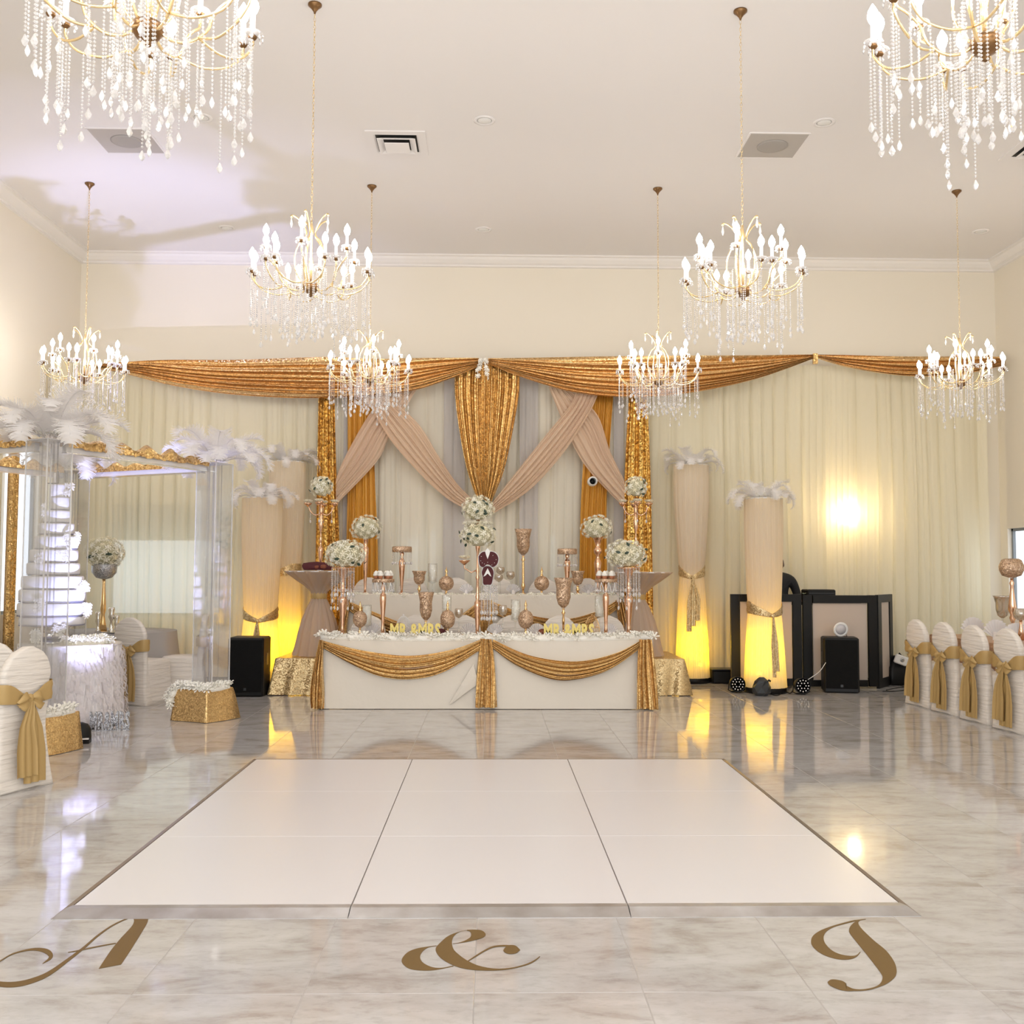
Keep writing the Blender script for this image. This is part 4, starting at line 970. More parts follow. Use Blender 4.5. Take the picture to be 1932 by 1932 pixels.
gown = [(912, 1071), (918, 1068), (926, 1070), (931, 1078), (930, 1090), (927, 1102), (920, 1103), (912, 1102), (911, 1090), (909, 1080)]
def grow(P, k):
    cx = sum(p[0] for p in P)/len(P); cy = sum(p[1] for p in P)/len(P); return [(cx+(p[0]-cx)*k, cy+(p[1]-cy)*k) for p in P]
plate(grow(gown, 1.1), .004, .012, 'gown_trim', M['whitep']); plate(gown, -.012, .004, 'gown', M['burg']); plate(grow(wrap, 1.08), .000, .008, 'head_wrap_trim', M['whitep']); plate(wrap, -.018, -.002, 'head_wrap', M['burg'])
plate([(920, 1072), (924, 1080), (927, 1088), (924, 1086), (920, 1082), (916, 1086), (912, 1088), (916, 1080)], -.02, -.012, 'necklace', M['whitep'], sm=False)
plate([(915, 1040), (920, 1034), (925, 1040), (923, 1047), (920, 1055), (917, 1047)], -.026, -.018, 'brooch', M['whitep'], sm=False)
gm = MB()
for q in ((908, 1050), (907, 1058), (910, 1062), (914, 1064), (933, 1062), (936, 1056), (930, 1048), (920, 1061), (928, 1066)):
    w_ = at(q[0], q[1], Y_)-org; gm.ball((w_.x, -.019, w_.z), .004, 6, 4)
gm.build('gem', M['whitep'], t)['kind'] = 'stuff'
# votive row in front of the tower
for i, cx in enumerate((909, 920, 930)):
    I = Item('votive_candle', 'small gold votive at the foot of the centre flower tower, %s of three' % ('leftmost', 'middle', 'rightmost')[i], 'candle', cx, TY-.17, FZ, 'gold votives in a row at the tower foot')
    MB().lathe([(.012, 0), (.02, .01), (.024, .05), (.021, .05), (.018, .04)], 12).build('cup', M['goldm'], I.t); MB().lathe([(.017, .01), (.017, .045), (.003, .05)], 10).build('wax', M['whitep'], I.t)
I = Item('pillar_candle', 'small clear stepped candle ornament right of the centre on the front table', 'candle', 961, TY-.15, FZ)
MB().lathe([(.06, 0), (.06, .02), (.035, .03), (.03, .05), (.012, .055), (.008, .09), (.002, .1)], 14).build('body', M['glass'], I.t)
# wire cages
for cx, lb, m in ((762, 'white wire birdcage dome behind the left gold lettering', 'whitep'), (1117, 'grey-gold wire birdcage dome behind the right gold lettering', 'goldm')):
    I = Item('wire_cage', lb, 'birdcage', cx, TY+.05, FZ, 'wire birdcage domes')
    R_ = I.r(15); mb = MB(); zt = I.z(1162)
    for i in range(12):
        a_ = pi*i/12*1.0; P = [(R_*cos(a_)*cos(q), R_*sin(a_)*cos(q), .05+(zt-.05)*max(0, sin(q))) for q in [pi*j/14 for j in range(15)]]
        mb.tube([(P[0][0], P[0][1], 0)]+P+[(P[-1][0], P[-1][1], 0)], .0022, 4)
    for zz, k in ((.003, 1), (.05, 1), (.11, .9)): mb.tube([(R_*k*cos(q), R_*k*sin(q), zz) for q in [2*pi*j/24 for j in range(25)]], .0025, 4)
    mb.ball((0, 0, zt+.01), .01, 8, 5); mb.build('wire', M[m], I.t)
# napkin fans
FAN = MB()
rws = []
for j in range(21):
    a_ = pi*(.06+.88*j/20); yy = .012*(1 if j % 2 else -1); rws.append([(.015*cos(a_), yy*.2, .012), (.085*cos(a_), yy, .035+.085*sin(a_))])
FAN.loft(rws); FAN.loft([[(-.02, -.01, 0), (.02, -.01, 0)], [(-.012, -.012, .05), (.012, -.012, .05)], [(-.022, .01, .0), (.022, .01, .0)]])
FANM = FAN.mesh('napkin_fan', mat('white_napkin', (.88, .85, .84), .7), False)
fans = [(776, 1), (823, 1), (885, 1), (934, 1), (1013, 1), (1086, 1), (1150, 1), (703, 1)]
on = ('leftmost', 'second', 'third', 'fourth', 'fifth', 'sixth', 'seventh', 'eighth')
for i, (cx, _) in enumerate(sorted(fans)):
    o = inst('napkin_fan', FANM, None, (at(cx, 1180, 11.78).x, 11.78, FZ), (0, 0, .1*((i*7) % 5-2)), 1.15); tag(o, 'white pleated napkin fan on the front table, %s from the left' % on[i], 'napkin', 'napkin fans on the front table')
for i, cx in enumerate((880, 925, 968, 1110, 1150)):
    o = inst('napkin_fan', FANM, None, (at(cx, 1100, 13.2).x, 13.2, BZ+BH), (0, 0, .1*((i*7) % 5-2)), 1.1); tag(o, 'pleated napkin fan on the raised rear table, %s from the left' % on[i], 'napkin', 'napkin fans on the rear table')
# plates with charger in front of fans
for i, cx in enumerate((740, 800, 860, 975, 1040, 1100)):
    o = MB().lathe([(.09, 0), (.155, .008), (.165, .014), (.15, .012), (.09, .006)], 24).build('charger_plate', M['goldm'], None); o.location = (at(cx, 1190, 11.62).x, 11.66, FZ+.001)
    tag(o, 'gold charger plate on the front table, %s from the left' % on[i], 'plate', 'charger plates on the front table')

# 3D lettering
def text_thing(name, label, s_, px0, px1, yt, yb, Y, z0, m, depth=.02, rz=0, parts=True):
    cu = bpy.data.curves.new('txt', 'FONT'); cu.body = s_; cu.extrude = depth/2; cu.offset = .042; cu.size = 1; cu.space_character = 1.05; cu.resolution_u = 2
    tmp = bpy.data.objects.new('txt', cu); COL.objects.link(tmp); dg = bpy.context.evaluated_depsgraph_get(); dg.update()
    me = bpy.data.meshes.new_from_object(tmp.evaluated_get(dg)); bpy.data.objects.remove(tmp)
    xs_ = [v.co.x for v in me.vertices]; ys_ = [v.co.y for v in me.vertices]; x0, x1, y0, y1 = min(xs_), max(xs_), min(ys_), max(ys_)
    a, b = at(px0, yb, Y), at(px1, yb, Y); W_ = b.x-a.x; Hh = at(px0, yt, Y).z-at(px0, yb, Y).z
    for v in me.vertices:
        x, y, z = v.co; v.co = ((x-x0)/(x1-x0)*W_-W_/2, -z if False else z*(-1), (y-y0)/(y1-y0)*Hh)
    # serif feet and caps, like the slab lettering
    me.materials.clear(); me.materials.append(m)
    t = thing(name, label, 'sign', ((a.x+b.x)/2, Y, z0), rz, 'block letter signs'); o = bpy.data.objects.new('letters', me); COL.objects.link(o); o.parent = t
    MB().box((0, .0, .004), (W_*1.0, depth*1.6, .008)).build('base_bar', m, t, False); o.location = (0, 0, .006)
    return t
text_thing('letter_sign', 'gold MR & MRS letters on the front table, left half', 'MR &MRS', 736, 831, 1180, 1207, TY-.16, FZ, M['gold3d'])
text_thing('letter_sign', 'gold MR & MRS letters on the front table, right half', 'MR &MRS', 1026, 1121, 1180, 1207, TY-.16, FZ, M['gold3d'])
for cx, lb in ((833, 'small burgundy heart box right of the left gold letters'), (1024, 'small brown round box left of the right gold letters')):
    I = Item('trinket_box', lb, 'box', cx, TY-.1, FZ); MB().lathe([(.04, 0), (.055, .03), (.05, .06), (.055, .065), (.04, .09), (.008, .1)], 16).build('box', M['burg'] if cx < 900 else M['brownv'], I.t)

# cocktail tables with gathered tulle, candelabra on top
def cocktail(cx, lb, seed):
    Y = 12.85; c = at(cx, 1100, Y); t = thing('cocktail_table', lb, 'table', (c.x, Y, PH), 0, 'cocktail tables in tulle'); n = 96
    R_ = .41; MB().lathe([(R_, 1.035), (R_, 1.05), (.02, 1.052)], 40).build('tabletop', M['tulle_w'], t)
    rows = []
    for z_, r in ((1.048, .42), (1.0, .36), (.93, .27), (.86, .17), (.79, .10), (.74, .085), (.70, .09), (.60, .14), (.45, .20), (.28, .245), (.12, .28), (.01, .31)):
        k = .006+.05*abs(r-.1); rows.append([((r+k*sin(14*a+seed)+k*.5*sin(31*a))*cos(a), (r+k*sin(14*a+seed)+k*.5*sin(31*a))*sin(a), z_) for a in [2*pi*j/n for j in range(n)]])
    MB().loft(rows, True).build('tulle_cover', M['tulle'], t)
    MB().lathe([(.05, 0), (.05, 1.03)], 12).build('pole', M['steel'], t); MB().lathe([(.092, .70), (.10, .72), (.10, .76), (.092, .78)], 24, caps=False).build('tie_band', M['organza'], t)
    return c, Y, PH+1.052
def candelabra(cx, Y, z0, lb, seed, yball):
    I = Item('candelabra', lb, 'candelabra', cx, Y, z0, 'tall gold candelabra with flower balls'); I.foot(M['silver'], 7)
    I.turn('pole', M['rose'], [(2, 1072), (3, 1060), (4.5, 1040), (5, 1034), (1.6, 1030), (1.6, 1022), (3, 1018), (1.2, 1012), (1.2, 1005), (4, 995), (4.5, 985), (2.5, 975), (1.5, 968), (3.2, 962), (1.5, 956), (2, 950), (3.5, 944), (2, 938)])
    for k in range(4):
        a0 = k*pi/2; P = [(I.r(x_)*cos(a0), I.r(x_)*sin(a0), I.z(y_)) for x_, y_ in cr([(2, 968), (10, 972), (19, 966), (25, 953)], 12)]
        MB().tube(P, .007, 6).build('branch', M['rose'], I.t)
        MB().lathe([(.01, I.z(956)), (I.r(7), I.z(951)), (I.r(7.5), I.z(949))], 12, (I.r(25)*cos(a0), I.r(25)*sin(a0), 0)).build('cup', M['rose'], I.t)
        for j in range(8): inst('blossom', BL, I.t, (I.r(25)*cos(a0)+.035*cos(j*2.4)*(j > 0), I.r(25)*sin(a0)+.035*sin(j*2.4)*(j > 0), I.z(947)+.01), (.4*cos(j), .4*sin(j), j), .034)
        inst('crystal_strand', ST[.16], I.t, (I.r(20)*cos(a0), I.r(20)*sin(a0), I.z(958)))
    flower_ball(I.t, (0, 0, I.z(yball)), I.r(19), I.r(19), 48, seed, leaves=12, br=.034)
c, Y, z = cocktail(602, 'cocktail table in champagne tulle at the left end of the platform', 1)
candelabra(604, 12.98, z, 'tall candelabra with flower ball on the left cocktail table', 31, 919)
t = thing('velvet_roll', 'brown velvet roll on the left cocktail table', 'ornament', (at(597, 1070, 12.62).x, 12.62, z))
MB().tube([(-.17, 0, .045), (-.15, 0, .05), (-.08, -.02, .055), (0, .0, .06), (.08, .02, .055), (.17, 0, .05), (.2, 0, .045)], [.02, .045, .05, .052, .05, .045, .02], 12).build('roll', M['burg'], t)
mb = MB()
for k in range(3): mb.ball((-.09+.09*k, -.035, .05), .035, 10, 6, (1.2, .6, .7))
mb.build('gold_pattern', M['brownv'], t)
c, Y, z = cocktail(1203, 'cocktail table in champagne tulle at the right end of the platform', 4)
candelabra(1200, 12.98, z, 'tall candelabra with flower ball on the right cocktail table', 33, 920)

# ------------------------------------------------------------------ chairs
def rr_loop(hx, y0, y1, z, n=8, rad=.05):
    pts = []
    for cx_, cy_, a0 in ((hx-rad, y1-rad, 0), (-hx+rad, y1-rad, pi/2), (-hx+rad, y0+rad, pi), (hx-rad, y0+rad, 3*pi/2)):
        for i in range(n):
            a = a0+pi/2*i/(n-1); pts.append((cx_+rad*cos(a), cy_+rad*sin(a), z))
    return pts
def chair_proto(label, group):   # faces -Y (front), back at +Y
    t = thing('banquet_chair', label, 'chair', (0, 0, 0), 0, group)
    rows = []
    for i in range(11):
        z = .47*i/10; k = 1-i/10; rows.append(rr_loop(.205+.045*k**2, -.22-.05*k**2, .20+.035*k**2, z, 5))
    rows.append(rr_loop(.19, -.205, .18, .485, 5)); rows.append(rr_loop(.1, -.1, .1, .49, 5))
    MB().loft(rows, True, True).build('seat_cover', M['spandex'], t)
    # back: rounded crown, slight backward lean, flaring to floor
    rows = []; n = 24
    for i in range(n+1):
        u = i/n; z = .0+.965*u
        lean = .20+.10*max(0, (z-.45)) ; hx = .205+.05*max(0, 1-z/.45)**2
        if z > .74: hx = .212*sqrt(max(.004, 1-((z-.74)/.228)**2))
        if .5 < z < .74: hx = .200+.012*sin((z-.5)/.24*pi)
        th = .030+.04*max(0, 1-z/.4); wr = .004*sin(z*160)
        lp = rr_loop(hx, lean-th, lean+th+.006, z, 4, min(.028, hx*.8, th*.95)); rows.append([(p[0], p[1]+wr, p[2]) for p in lp])
    MB().loft(rows, True, True).build('back_cover', M['spandex'], t)
    # sash band around the back plus bow tails behind
    rows = []
    for j in range(33):
        a = 2*pi*j/32; x = .230*cos(a); y = .223+.060*max(-1, min(1, 1.8*sin(a))); back = max(0, sin(a)); pinch = 1-.72*max(0, back)**10
        hh = (.065*pinch)*(1 if back else .9); dz = -.045*back**6
        rows.append([(x*(1+.02*(q % 2)), y+.008*(q % 2)*back+.035*(0), .66+dz+hh*(q/4-.5)*2) for q in range(5)])
    MB().loft(rows).build('sash', M['organza'], t)
    MB().ball((0, .285, .615), .03, 10, 6, (1, .8, 1.1)).build('knot', M['organza'], t)
    for sg in (-1, 1):
        lp = MB(); rows = []
        for i in range(9):
            u = i/8; wd = .02+.06*sin(pi*min(1, u*1.05)); rows.append([(sg*(.01+.10*u), .295+.02*sin(pi*u)+.014*sin(k*2.0), .615-.03*u+(wd*(k/6-.5)*1.6)) for k in range(7)])
        lp.loft(rows).build('bow_loop', M['organza'], t)
    for q, (sx, Ln, wd0) in enumerate(((-.035, .55, .11), (.05, .50, .09))):
        rows = []
        for i in range(13):
            u = i/12; wd = .03+(wd0+.055)*min(1, u*1.6)**.7
            rows.append([(sx*min(1, u*3)+wd*(k/10-.5), .292+.02*u+.05*max(0, u-.3)*0+.012*sin(k*1.9+q*2)*(.4+u)+.012*q, .60-Ln*u) for k in range(11)])
        MB().loft(rows).build('sash_tail', M['organza'], t)
    return t
ch0 = chair_proto('white-covered chair with gold sash at the near left edge of the frame', 'white covered chairs with gold sashes')
SNAP = kidmap()
def put_chair(px, Y, rz, label, group=None, z=0, X=None):
    x = X if X is not None else at(px, 1250, Y).x
    return dup(ch0, (x, Y, z), rz, label, group)
ch0.location = (at(-6, 1400, 7.2).x, 7.2, 0); ch0.rotation_euler = (0, 0, radians(248))
G = 'white covered chairs with gold sashes'
put_chair(-18, 8.0, radians(200), 'second covered chair at the left edge, behind the nearest one, half out of frame', G)
put_chair(272, 11.75, radians(160), 'covered chair with its gold bow facing us beside the cake table', G)
put_chair(345, 12.3, radians(-80), 'covered chair seen from the side behind the right acrylic column', G)
put_chair(95, 13.1, radians(15), 'covered chair behind the cake, far side of the left round table', G)
for i, (x, y) in enumerate(((5.06, 11.55), (5.09, 10.93), (5.12, 10.31), (5.15, 9.69), (5.18, 9.07))):
    put_chair(0, y, radians(97), 'sashed chair on the aisle side of the right banquet table, %s from the back' % ('first', 'second', 'third', 'fourth', 'fifth')[i], G, X=x)
for i, (x, y) in enumerate(((6.08, 12.2), (6.08, 11.5), (6.08, 10.8))):
    put_chair(0, y, radians(-90), 'chair on the wall side of the right banquet table, %s from the back' % ('first', 'second', 'third')[i], G, X=x)
for i, cx in enumerate((690, 782, 874, 966, 1058, 1150)):
    dup(ch0, (at(cx, 1180, 12.13).x, 12.13, 0), 0, 'covered chair behind the front head table, %s from the left' % on[i], 'chairs behind the front head table')
for i, cx in enumerate((692, 776, 860, 944, 1028, 1112)):
    dup(ch0, (at(cx, 1100, 13.42).x, 13.42, PH), 0, 'covered chair behind the raised rear head table, %s from the left' % on[i], 'chairs behind the rear head table')

# ------------------------------------------------------------------ right banquet table
rt = thing('banquet_table', 'long banquet table at the right in ruffled rose-gold satin', 'table', (5.62, 10.6, 0))
MB().bbox((0, 0, .738), (.56, 3.6, .024), .008).build('tabletop', M['satinr'], rt, False)
skirt_path([(.28, -1.8, 0, -1), (-.28, -1.8, -.7, -.7), (-.28, 1.8, -.7, .7), (.28, 1.8, .7, .7), (.28, -1.8, .7, -.7)], .36, .745, .02, 40, .018, M['satinr'], rt, 'satin_cloth', 3)
skirt_path([(.26, -1.78, 0, -1), (-.26, -1.78, -.7, -.7), (-.26, 1.78, -.7, .7), (.26, 1.78, .7, .7), (.26, -1.78, .7, -.7)], .01, .72, .0, 20, .01, M['linen'], rt, 'under_cloth', 3)
I = Item('globe_stand', 'gold glitter globe on a slim stem on the right banquet table', 'candle holder', 1909, 10.6, .75)
I.turn('globe', M['glit'], [(5, 1090), (17, 1086), (22, 1076), (22.5, 1068), (18, 1057), (13, 1054), (13, 1056)], 22)
I.turn('stem', M['rose'], [(3, 1091), (2.5, 1096), (4.5, 1100), (3, 1106), (4, 1118), (7, 1140), (8, 1150), (4, 1160), (6, 1166), (3, 1175), (3, 1190), (9, 1206)], 14)
I = Item('hurricane_goblet', 'cut gold glass hurricane at the back end of the right banquet table', 'candle holder', 1890, 11.3, .75)
I.turn('cup', M['mercury'], [(3, 1166), (9, 1161), (12, 1150), (12, 1138), (15, 1127), (17, 1124), (16, 1124), (11, 1140), (8, 1158)], 20)
MB().lathe([(.05, 0), (.05, .006), (.012, .02), (.01, I.z(1167)), (.02, I.z(1165))], 12).build('stem', M['glass'], I.t)
I = Item('mercury_goblet', 'round mercury glass votive near the globe at the right edge', 'goblet', 1924, 10.35, .75)
I.turn('cup', M['mercury'], [(5, 1170), (11, 1166), (13, 1157), (10, 1149), (9, 1148), (11, 1157), (6, 1166)], 16); I.turn('stem', M['rose'], [(3, 1170), (2.5, 1180), (4, 1188), (8, 1208)], 12)
for i, (px_, Y_) in enumerate(((1836, 11.9), (1880, 11.25), (1918, 10.5))):
    o = inst('napkin_fan', FANM, None, (at(px_, 1180, Y_).x, Y_, .75), (0, 0, -1.1), 1.9); tag(o, 'blush pleated napkin fan on the right banquet table, %s from the back' % ('first', 'second', 'third')[i], 'napkin', 'napkin fans on the right table')

# ------------------------------------------------------------------ left round tables
def round_table(x, y, R_, h, lb, m):
    t = thing('round_table', lb, 'table', (x, y, 0)); n = 96
    MB().lathe([(R_, h-.015), (R_, h), (.02, h)], 48).build('tabletop', m, t)
    rows = [[((R_+.003+.09*v+.03*v*sin(13*a+.6*sin(3*a)))*cos(a), (R_+.003+.09*v+.03*v*sin(13*a+.6*sin(3*a)))*sin(a), h-(h-.01)*v) for a in [2*pi*j/n for j in range(n)]] for v in [k/8 for k in range(9)]]
    MB().loft(rows, True).build('tablecloth', m, t); return t
round_table(-4.55, 12.5, .74, .76, 'round guest table with grey cloth behind the cake', M['greycloth'])
round_table(-4.45, 7.2, .72, .76, 'round guest table at the left edge in front of the nearest chairs', M['greycloth'])
I = Item('flower_bowl', 'silver glitter bowl of cream roses on a gold stem behind the cake table', 'vase', 196, 12.35, .76)
flower_ball(I.t, (0, 0, I.z(1043)), I.r(32), I.r(26), 84, 41, leaves=0, br=.042, lowcut=-.85)
for q in ((-20, 1050), (-12, 1047), (10, 1045), (-24, 1052), (14, 1046)): inst('leaf', LEAF, I.t, (I.r(q[0]), -I.r(27), I.z(q[1])), (pi/2, 0, 0), .06)
I.turn('bowl', M['silverglit'], [(3, 1093), (14, 1090), (22, 1080), (23, 1066), (22, 1064)], 22)
I.turn('stem', M['goldm'], [(3, 1093), (2.5, 1100), (4, 1130), (5, 1150), (3, 1160), (5, 1175), (8, 1190)], 12); I.foot(M['goldm'], 9)
for k, (px_, yy, rr_, lb) in enumerate(((212, 1150, 6, 'tall mercury silver candle holder beside the rose bowl stem'), (187, 1158, 5, 'short silver candle holder left of the rose bowl stem'), (222, 1165, 5, 'silver glass votive right of the rose bowl stem'))):
    I = Item('silver_candle_holder', lb, 'candle holder', px_, 12.1, .76, 'silver candle holders on the left table')
    I.turn('body', M['silver'], [(rr_+1, 1194), (rr_-1, 1188), (2, yy+22), (rr_, yy+14), (rr_*.7, yy+8), (rr_, yy), (rr_*.9, yy-4), (2, yy-4)], 14)
o = MB().lathe([(.10, 0), (.165, .008), (.175, .016), (.16, .014), (.10, .006)], 28).build('charger_plate', M['silver'], None); o.location = (at(232, 1190, 12.05).x, 12.05, .761); tag(o, 'dark silver charger plate on the grey round table', 'plate')

# ------------------------------------------------------------------ cake table, cake, acrylic canopy
ct = thing('cake_table', 'round cake table with a fluffy white tulle skirt', 'table', (-4.10, 10.15, 0)); R_ = .47; hT = .78
MB().lathe([(R_, hT-.02), (R_, hT), (.02, hT)], 48).build('tabletop', M['linen'], ct)
rnd = random.Random(3); rows = []; n = 120
for k in range(15):
    v = k/14; rows.append([((R_-.01+.05*v+.012*sin(19*a+2*v)+rnd.uniform(-.012, .012))*cos(a), (R_-.01+.05*v+.012*sin(19*a+2*v)+rnd.uniform(-.012, .012))*sin(a), hT-(hT-.01)*v) for a in [2*pi*j/n for j in range(n)]])
for r in rows: pass
MB().loft(rows, True).build('tulle_skirt', M['tulle_w'], ct)
tf = MB()
for i in range(800):
    a = rnd.uniform(0, 2*pi); z = hT-.03-(hT-.12)*rnd.random(); v = 1-z/hT; r = R_+.01+.055*v; ln = rnd.uniform(.05, .11); da = rnd.uniform(.02, .05)
    tf.loft([[(r*cos(a+t_*da), r*sin(a+t_*da), z) for t_ in (-.4, 0, .4)], [((r+.03)*cos(a+t_*da*1.3), (r+.03)*sin(a+t_*da*1.3), z-ln*.5) for t_ in (-.6, 0, .6)], [((r+.022)*cos(a+t_*da+.02), (r+.022)*sin(a+t_*da+.02), max(.01, z-ln)) for t_ in (-.7, 0, .7)]])
tf.build('tulle_tufts', sheer('soft_white_tulle', (.93, .89, .90), .45, .22), ct)['kind'] = 'stuff'
garland([(-4.02, 9.80, .81), (-3.88, 9.86, .82), (-3.76, 9.96, .82), (-3.70, 10.08, .81)], 'flower_garland', 'cream blossoms lying on the right front of the cake table', 22, .05, 5, .05)
cake = thing('wedding_cake', 'twelve-tier white wedding cake lit lavender on the tulle table', 'cake', (at(100, 1100, 10.1).x, 10.1, hT))
cz = lambda y: at(100, y, 10.1).z-hT
cxs = (at(100, 1100, 10.1).x)
tiers = [(265, 425, 185, 310), (280, 455, 315, 435), (215, 475, 450, 565), (175, 510, 580, 685), (145, 545, 710, 835), (100, 550, 845, 965), (75, 570, 980, 1092), (30, 610, 1110, 1235), (10, 630, 1245, 1365), (0, 635, 1380, 1505), (20, 630, 1515, 1600)]
for x0, x1, y0, y1 in tiers:
    X0, X1 = 40+x0/5.365, 40+x1/5.365; T_, B_ = 880+y0/5.365, 880+y1/5.365; r = (X1-X0)/2*10.1/1932; dx = at((X0+X1)/2, 1100, 10.1).x-cxs
    zt, zb = cz(T_), cz(B_)
    MB().lathe([(r*.96, zb), (r, zb+.012), (r, zt-.012), (r*.97, zt), (.01, zt)], 40, (dx, 0, 0)).build('cake_tier', M['tier'], cake)
    MB().lathe([(r*1.0, zb-.006), (r*1.0, zb), (.01, zb)], 40, (dx, 0, 0)).build('cake_board', M['board'], cake)
    MB().lathe([(r*.5, zb-.03), (r*.5, zb)], 20, (dx, 0, 0)).build('spacer', M['tier'], cake)
MB().lathe([(.2, 0), (.2, .02), (.16, .04), (.14, .15), (.24, cz(1179))], 32, (0, 0, 0)).build('cake_stand', M['silver'], cake)
for fx, fy, nn in ((480, 240, 10), (255, 460, 12), (545, 740, 12), (640, 1240, 12), (665, 1460, 12), (290, 960, 8), (330, 1400, 12), (500, 900, 8), (300, 1690, 14), (500, 1660, 10)):
    X, Yy = 40+fx/5.365, 880+fy/5.365; rr_ = random.Random(fx)
    for j in range(nn):
        p = at(X+rr_.uniform(-7, 7), Yy+rr_.uniform(-11, 11), 10.1); tr_ = [t_ for t_ in tiers if t_[2]-20 <= fy <= t_[3]+20] or [tiers[-2]]
        rad = (tr_[0][1]-tr_[0][0])/2/5.365*10.1/1932; cxx = at(40+(tr_[0][0]+tr_[0][1])/2/5.365, 1100, 10.1).x
        dx = p.x-cxx; dy = -sqrt(max(0, rad*rad-dx*dx))
        inst('sugar_flower', BLW, cake, (p.x-cxs, dy-.015, p.z-hT), (pi/2*.9, 0, math.atan2(dx, .3)*.8), .034)
MB().box((at(100, 900, 10.1).x-cxs, 0, cz(913)+.004), (.085, .06, .008)).build('topper_base', M['black'], cake, False)
MB().lathe([(.03, cz(912)), (.012, cz(903)), (.014, cz(896)), (.006, cz(892))], 10, (-.012, 0, 0)).build('topper_bride', M['tier'], cake)
MB().lathe([(.010, cz(912)), (.014, cz(897)), (.005, cz(894)), (.009, cz(889))], 10, (.018, 0, 0)).build('topper_groom', M['black'], cake)

cols = [(-3.70, 8.62), (-2.80, 10.42), (-4.60, 11.32), (-5.50, 9.52)]; ZT = 2.57
can = thing('acrylic_canopy', 'clear acrylic four-post canopy over the cake with feather tops and gold ruffles', 'canopy', (-4.15, 9.97, 0))
O = Vector(can.location); ang = math.atan2(.90, -1.8)
def q2(x, y): return Vector((x-O.x, y-O.y, 0))
for k, (x, y) in enumerate(cols):
    c = q2(x, y); R2 = Matrix.Rotation(math.atan2(1.8, .9), 3, 'Z'); z0 = .315
    mb = MB(); s_ = .125
    for sx, sy, lx, ly in ((s_, 0, .006, 2*s_), (-s_, 0, .006, 2*s_), (0, s_, 2*s_, .006), (0, -s_, 2*s_, .006)):
        mb.box(R2 @ Vector((sx, sy, 0))+c+Vector((0, 0, (z0+ZT)/2)), (lx, ly, ZT-z0), R2)
    mb.build('clear_post', M['acrylic'], can, False)
    e = MB()
    for sx in (-s_, s_):
        for sy in (-s_, s_): e.box(R2 @ Vector((sx, sy, 0))+c+Vector((0, 0, (z0+ZT)/2)), (.009, .009, ZT-z0), R2)
    for zz in (z0+.004, ZT): e.box(c+Vector((0, 0, zz)), (2*s_, 2*s_, .008), R2)
    e.build('post_edge', M['crystal'], can, False)
    for j in range(9):
        a = j*2*pi/9; rd = MB().tube([(c.x+.07*cos(a), c.y+.07*sin(a), ZT-.01), (c.x+.07*cos(a), c.y+.07*sin(a), z0+.01+(.9 if j % 3 else 0))], .0055, 6); rd.build('hanging_rod', M['acrylic'], can)
    fz = bpy.data.objects.new('feather_spray', None); COL.objects.link(fz); fz.parent = can; fz.location = (c.x, c.y, ZT+.01)
    feather_top(fz, 0.02, 24 if k != 3 else 8, 1.45 if k == 0 else 1.3, 40+k, .08)
    # beams to next post
    x2, y2 = cols[(k+1) % 4]; d = q2(x2, y2)-c; L_ = d.length; u = d.normalized(); Rb = Matrix.Rotation(math.atan2(u.y, u.x), 3, 'Z'); mid = c+d/2
    MB().box(mid+Vector((0, 0, ZT-.045)), (L_-.3, .05, .07), Rb).build('clear_beam', M['crystal'], can, False)
    MB().box(mid+Vector((0, 0, ZT-.085)), (L_-.3, .06, .008), Rb).build('beam_edge', M['silver'], can, False)
    rr_ = random.Random(k+70); rows = []
    for i in range(61):
        s2 = i/60; hgt = .035+.035*abs(sin(s2*15+k))+.03*sin(s2*37); cc = c+u*(.15+(L_-.3)*s2)+Vector((0, 0, ZT-.01))
        nrm = Vector((-u.y, u.x, 0)); rows.append([cc+nrm*.05+Vector((0, 0, -.02)), cc+nrm*(.045+rr_.uniform(-.01, .01))+Vector((0, 0, hgt*.6)), cc+Vector((0, 0, hgt)), cc-nrm*(.05+rr_.uniform(-.01, .02))+Vector((0, 0, hgt*.5)), cc-nrm*.055+Vector((0, 0, -.02-.02*rr_.random()))])
    MB().loft(rows).build('gold_ruffle', M['seq'], can)
def gold_box(x, y, sx, sy, h, lb, garl, seed):
    t = thing('draped_box', lb, 'box', (x, y, 0), math.atan2(1.8, .9)-pi/2, 'gold draped boxes under the canopy posts')
    MB().bbox((0, 0, h-.01), (sx, sy, .02), .004).build('box_top', M['seq'], t, False)
    skirt_path([(-sx/2, sy/2, -.7, .7), (-sx/2, -sy/2, -.7, -.7), (sx/2, -sy/2, .7, -.7), (sx/2, sy/2, .7, .7), (-sx/2, sy/2, -.7, .7)], .004, h-.004, .045, 9, .04, M['lame'], t, 'cloth', seed)
    garland([(-sx/2+.03, -sy/2+.05, h+.02), (0, -sy/2+.05, h+.02), (sx/2-.03, -sy/2+.05, h+.02), (sx/2-.03, sy/2-.05, h+.02)], 'blossom_garland', None, 34, .055, seed, .03, BLW, t)
    if garl: garland([(-sx/2+.0, -sy/2+.03, h+.02), (-sx/2-.03, -sy/2-.03, h-.05), (-sx/2-.05, -sy/2-.03, h-.16)], 'blossom_garland', None, 12, .055, seed+1, .03, BLW, t)
gold_box(-2.86, 10.42, .40, .38, .315, 'gold draped box with white blossoms under the right canopy post', True, 3)
gold_box(-3.70, 8.62, .42, .40, .315, 'gold draped box with white blossoms under the nearest canopy post', False, 4)
gold_box(-4.60, 11.32, .46, .44, .315, 'gold draped box under the far canopy post behind the cake table', False, 5)
